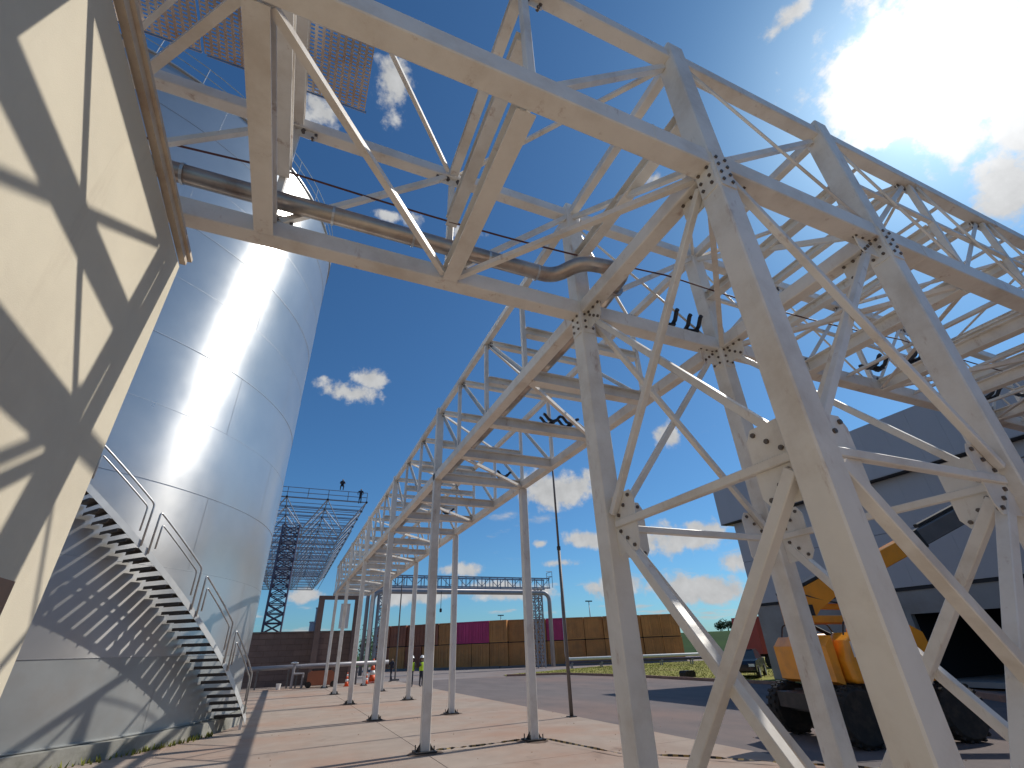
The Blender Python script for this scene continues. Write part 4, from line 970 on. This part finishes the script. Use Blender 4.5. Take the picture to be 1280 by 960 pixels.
# ------------------------------------------------------------------ people
def person(loc, rz, top_m, leg_m, label, pose='stand', helmet=True, z=0.0, vest=False):
    t = thing('person', (loc[0], loc[1], z), label, 'person', rz=rz)
    if pose == 'crouch':
        J = dict(pel=(0, 0, 0.45), ch=(0, 0.12, 0.85), nk=(0, 0.2, 1.02), hd=(0, 0.26, 1.18), lk=(-0.15, 0.32, 0.5), la=(-0.14, 0.1, 0.08), lt=(-0.14, 0.24, 0.04), rk=(0.15, 0.32, 0.5), ra=(0.14, 0.1, 0.08), rt=(0.14, 0.24, 0.04),
                 ls=(-0.19, 0.14, 0.94), le=(-0.25, 0.3, 0.72), lh=(-0.18, 0.48, 0.6), rs=(0.19, 0.14, 0.94), re=(0.25, 0.3, 0.72), rh=(0.18, 0.48, 0.6))
    else:
        sw = 0.12 if pose == 'walk' else 0.02
        up = pose == 'point'
        J = dict(pel=(0, 0, 0.93), ch=(0, 0.01, 1.25), nk=(0, 0.0, 1.46), hd=(0, 0.02, 1.62), lk=(-0.1, sw+0.02, 0.5), la=(-0.1, sw*1.4, 0.08), lt=(-0.11, sw*1.4+0.15, 0.03), rk=(0.1, -sw*0.5+0.02, 0.5), ra=(0.1, -sw*1.6, 0.08), rt=(0.11, -sw*1.6+0.15, 0.03),
                 ls=(-0.19, 0, 1.38), le=(-0.26, 0.0, 1.1), lh=(-0.22, 0.14, 0.88), rs=(0.19, 0, 1.38), re=(0.30, 0.08, 1.16), rh=(0.30, 0.26, 1.30) if up else (0.24, 0.14, 0.9))
    rad = dict(pel=0.155, ch=0.165, nk=0.06, hd=0.105, lk=0.065, la=0.045, lt=0.04, rk=0.065, ra=0.045, rt=0.04, ls=0.07, le=0.046, lh=0.036, rs=0.07, re=0.046, rh=0.036)
    E_ = [('pel', 'ch'), ('ch', 'nk'), ('nk', 'hd'), ('pel', 'lk'), ('lk', 'la'), ('la', 'lt'), ('pel', 'rk'), ('rk', 'ra'), ('ra', 'rt'), ('ch', 'ls'), ('ls', 'le'), ('le', 'lh'), ('ch', 'rs'), ('rs', 're'), ('re', 'rh')]
    ks = list(J)
    me = bpy.data.meshes.new('body'); me.from_pydata([J[k] for k in ks], [(ks.index(a), ks.index(b)) for a, b in E_], [])
    o = bpy.data.objects.new('body', me); COL.objects.link(o)
    sk_ = o.modifiers.new('skin', 'SKIN'); me.skin_vertices  # layer is made by the modifier
    for i, k in enumerate(ks): me.skin_vertices[0].data[i].radius = (rad[k], rad[k]*(0.72 if k in ('pel', 'ch') else 1.0)); me.skin_vertices[0].data[i].use_root = (k == 'pel')
    o.modifiers.new('sub', 'SUBSURF').levels = 1
    dg = bpy.context.evaluated_depsgraph_get(); dg.update()
    nm = bpy.data.meshes.new_from_object(o.evaluated_get(dg)); nm.name = 'body'
    o.modifiers.clear(); o.data = nm; nm.materials.clear()
    for m_ in (top_m, leg_m, SKIN): nm.materials.append(m_)
    hz = J['nk'][2]; pz = J['pel'][2]
    for p in nm.polygons:
        c = p.center; p.material_index = 2 if c[2] > hz else (1 if c[2] < pz-0.02 else 0)
        if (Vector(c)-Vector(J['lh'])).length < 0.06 or (Vector(c)-Vector(J['rh'])).length < 0.06: p.material_index = 2
        p.use_smooth = True
    o.parent = t
    h = J['hd']
    if helmet:
        q = MB(); q.lathe([(0.165, 0.02), (0.16, 0.035), (0.13, 0.05), (0.12, 0.11), (0.08, 0.165), (0.02, 0.18)], 16, (h[0], h[1], h[2]+0.02)); q.build('helmet', HELM, t, True, world=False)
    if vest:
        c = J['ch']; q = MB(); pr = []
        for (zz, a, b) in ((pz-0.02, 0.185, 0.135), (pz+0.2, 0.18, 0.14), (c[2]+0.05, 0.20, 0.15), (c[2]+0.16, 0.19, 0.12)):
            pr.append((zz, a, b))
        n = 16
        for (zz, a, b) in pr:
            for j in range(n): q.v.append((a*math.cos(2*math.pi*j/n), 0.01+b*math.sin(2*math.pi*j/n), zz))
        for i in range(3):
            for j in range(n): q.f.append((i*n+j, i*n+(j+1) % n, (i+1)*n+(j+1) % n, (i+1)*n+j))
        q.build('vest', HIVIS, t, True, world=False)
    return t
person((8.42, 37.0), R(150), NAVY, NAVY, 'person in hi-vis yellow vest and white helmet, the left of the two', 'stand', vest=True)
person((9.0, 36.6), R(215), NAVY, NAVY, 'person in hi-vis yellow vest and white helmet with a raised hand', 'point', vest=True)
person((8.6, 44.9), R(120), NAVY, NAVY, 'person in dark clothes standing far back by the gantry leg', 'walk', helmet=False)
person((3.2, 52.0), R(180), NAVY, NAVY, 'person in dark clothes crouching on the space-frame edge, the left one', 'crouch', helmet=False, z=ZT2+1.02)
person((5.2, 52.0), R(160), NAVY, NAVY, 'person in dark clothes on the right corner of the space frame', 'stand', helmet=False, z=ZT2-0.2)

# ------------------------------------------------------------------ parked car, red trailer, lamp masts, trees
def car(loc, rz, label):
    t = thing('parked_car', (loc[0], loc[1], 0), label, 'car', rz=rz)
    q = MB(); q.prism([(-2.1, 0.35), (-1.75, 0.28), (1.75, 0.28), (2.1, 0.38), (2.12, 0.72), (1.95, 0.9), (0.95, 0.98), (-1.3, 1.0), (-2.05, 0.95), (-2.15, 0.7)], 'y', -0.86, 0.86); q.build('body', CARP, t, world=False)
    q = MB(); b = len(q.v)
    q.v += [(-1.75, -0.8, 0.99), (1.0, -0.8, 0.97), (1.0, 0.8, 0.97), (-1.75, 0.8, 0.99), (-1.35, -0.62, 1.45), (0.2, -0.62, 1.47), (0.2, 0.62, 1.47), (-1.35, 0.62, 1.45)]
    q.f += [(0, 3, 2, 1), (4, 5, 6, 7), (0, 1, 5, 4), (1, 2, 6, 5), (2, 3, 7, 6), (3, 0, 4, 7)]; q.build('window_band', GLASS, t, world=False)
    q = MB(); q.box((-0.57, 0, 1.475), (1.6, 1.2, 0.04)); q.build('roof', CARP, t, world=False)
    for x in (-1.3, 1.3):
        for y in (-0.8, 0.8):
            q = MB(); q.tube([(x, y-0.1, 0.32), (x, y+0.1, 0.32)], 0.32, 18); w = q.build('wheel', RUBBER, t, world=False)
            s = 1 if y > 0 else -1; q = MB(); q.tube([(x, y+s*0.09, 0.32), (x, y+s*0.11, 0.32)], 0.19, 14); q.build('rim', TREADM, w, world=False)
    for y in (-0.62, 0.62):
        q = MB(); q.box((2.1, y, 0.68), (0.06, 0.32, 0.14)); q.build('headlight', WHITE, t, world=False)
        q = MB(); q.box((-2.12, y, 0.75), (0.06, 0.26, 0.16)); q.build('tail_light', REDM, t, world=False)
car((27.3, 26.2), R(215), 'dark parked car behind the right far tower leg by the warehouse end')
q = MB(); q.prism([(-0.4, 0.05), (0.4, 0.05), (0.42, 0.3), (0.3, 0.42), (-0.3, 0.42), (-0.42, 0.3)], 'y', -0.3, 0.3); o = q.build('rubber_block', RUBBER); o.location = (24.3, 28.3, 0.0); tag(o, 'low black rubber block lying by the verge kerb', 'block')
tr = thing('red_trailer', (38.6, 33.2, 0), 'dark red box trailer standing beyond the end of the warehouse', 'trailer', rz=R(90))
q = MB(); q.box((0, 0, 2.35), (2.5, 6.4, 2.7)); q.build('box_body', REDM, tr, world=False)
q = MB(); q.box((0, 0, 0.92), (1.2, 6.2, 0.16)); q.build('frame', BLACKM, tr, world=False)
for y in (-2.4, -1.2, 2.3):
    for x in (-1.0, 1.0):
        q = MB(); q.tube([(x-0.14, y, 0.5), (x+0.14, y, 0.5)], 0.5, 18); q.build('wheel', RUBBER, tr, world=False)
def mast(x, y, h, label):
    t = thing('lamp_mast', (x, y, 0), label, 'lamp mast')
    q = MB(); q.tube([(x, y, 0), (x, y, h)], 0.22, 8, 0.12); q.build('shaft', GREYPIPE, t, True)
    q = MB(); q.box((x, y, h), (2.4, 0.5, 0.35)); q.build('floodlight_head', GREYM, t)
mast(0.618*150, 150, 15.3, 'tall lamp mast far behind the containers, right of the thin pole')
mast(0.405*190, 190, 13.7, 'lamp mast far behind the magenta containers')
q = MB(); q.tube([(9.25, 46.6, 0), (9.25, 46.6, 8.2)], 0.07, 8, 0.05); q.box((9.25, 46.6, 0.06), (0.6, 0.6, 0.12)); tag(q.build('slim_mast', POLE), 'slim dark mast standing in front of the left end of the containers', 'mast')
def tree(x, y, z, h, w, label, n=1000):
    t = thing('tree', (x, y, z), label, 'tree', 'trees on the horizon')
    q = MB(); q.tube([(0, 0, -0.3), (0.1, 0, h*0.35), (0, 0.1, h*0.6)], 0.28, 7, 0.1)
    for k in range(5):
        a = k*1.3; q.tube([(0.05, 0, h*0.35), (math.cos(a)*w*0.3, math.sin(a)*w*0.3, h*0.65)], 0.12, 5, 0.04)
    q.build('trunk', BARK, t, world=False)
    q = MB(); lob = [(random.gauss(0, w*0.25), random.gauss(0, w*0.25), h*random.uniform(0.45, 0.85), random.uniform(0.18, 0.34)*w) for _ in range(9)]
    for k in range(n):
        c = random.choice(lob); d = Vector((random.gauss(0, 1), random.gauss(0, 1), random.gauss(0, 0.8))).normalized()*c[3]*random.uniform(0.6, 1.05)
        p = Vector(c[:3])+d; s = random.uniform(0.25, 0.5); a = Vector((random.gauss(0, 1), random.gauss(0, 1), random.gauss(0, 1))).normalized(); b = a.orthogonal().normalized()
        q.quad(p-a*s, p+b*s*0.5, p+a*s, p-b*s*0.5)
    stuff(q.build('crown', LEAF, t, world=False))
def gz_(x, y):
    r = math.hypot(x, y); az = math.degrees(math.atan2(x, y)); s = sstep(22, 36, az)*(1-sstep(75, 95, az))
    return -0.08+s*sstep(100, 260, r)*6.4+(1-s)*sstep(150, 420, r)*0.9
for k, (az, r, h, w, lb) in enumerate(((44.6, 258, 2.6, 4.5, 'dark tree on the field crest, leftmost of the clump'), (45.3, 262, 4.0, 5.5, 'tallest dark tree in the clump on the field crest'), (46.0, 266, 2.8, 6, 'broad dark tree in the clump on the field crest'), (46.8, 262, 3.2, 4, 'dark tree at the right of the clump on the field crest'),
                                   (9.9, 150, 6, 14, 'dark bushy tree far behind between the rack posts'))):
    x, y = r*math.sin(R(az)), r*math.cos(R(az)); tree(x, y, gz_(x, y), h, w, lb)

# ------------------------------------------------------------------ grass tufts and weeds
def tufts(name, area_fn, n, hmin, hmax, m, label):
    q = MB()
    for _ in range(n):
        x, y, z = area_fn(); k = 3
        for b in range(k):
            a = random.uniform(0, 6.28); h = random.uniform(hmin, hmax); w = 0.02+h*0.06; dx, dy = math.cos(a), math.sin(a)
            q.quad((x-dy*w, y+dx*w, z), (x+dy*w, y-dx*w, z), (x+dx*h*0.5, y+dy*h*0.5, z+h))
    o = q.build(name, m); stuff(o); o['label'] = label; o['category'] = 'grass'; return o
def inside(px, py, pl_):
    c = False; j = len(pl_)-1
    for i in range(len(pl_)):
        if (pl_[i][1] > py) != (pl_[j][1] > py) and px < (pl_[j][0]-pl_[i][0])*(py-pl_[i][1])/(pl_[j][1]-pl_[i][1])+pl_[i][0]: c = not c
        j = i
    return c
GV = [(23.5, 21), (50, 21), (50, 53), (34, 53), (20, 46.5), (19, 44), (22.5, 41.5), (23.6, 33), (23.5, 26)]
def ga():
    while True:
        x, y = random.uniform(18, 50), random.uniform(21, 53)
        if inside(x, y, GV) and not (x > 25.5 and y < 25): return x, y, -0.012
tufts('verge_grass', ga, 9000, 0.02, 0.09, BLADE, 'dry yellow-green grass on the verge beyond the road')
def wa():
    a = R(random.uniform(-62, -22)); r = TR+0.38+abs(random.gauss(0, 0.12)); return TC.x+r*math.cos(a), TC.y+r*math.sin(a), -0.002
tufts('tank_weeds', wa, 150, 0.04, 0.16, BLADE, 'weeds growing along the foot of the tank plinth')

def grit():
    q = MB()
    for _ in range(260):
        x, y = random.uniform(-1, 12), random.uniform(5.5, 30); r = random.choice((0.006, 0.009, 0.014, 0.02)); b = len(q.v); z = 0.0 if x < 9.18 else -0.02
        for k in range(5):
            a = k*1.257+random.uniform(-.3, .3); q.v.append((x+r*math.cos(a), y+r*math.sin(a), z-0.002))
        q.v.append((x+random.uniform(-.3, .3)*r, y, z+r*random.uniform(0.5, 1.0)))
        q.f += [(b+k, b+(k+1) % 5, b+5) for k in range(5)]
    o = q.build('grit', EARTH); stuff(o); o['label'] = 'loose grit and small stones scattered over the concrete apron'; o['category'] = 'grit'
grit()
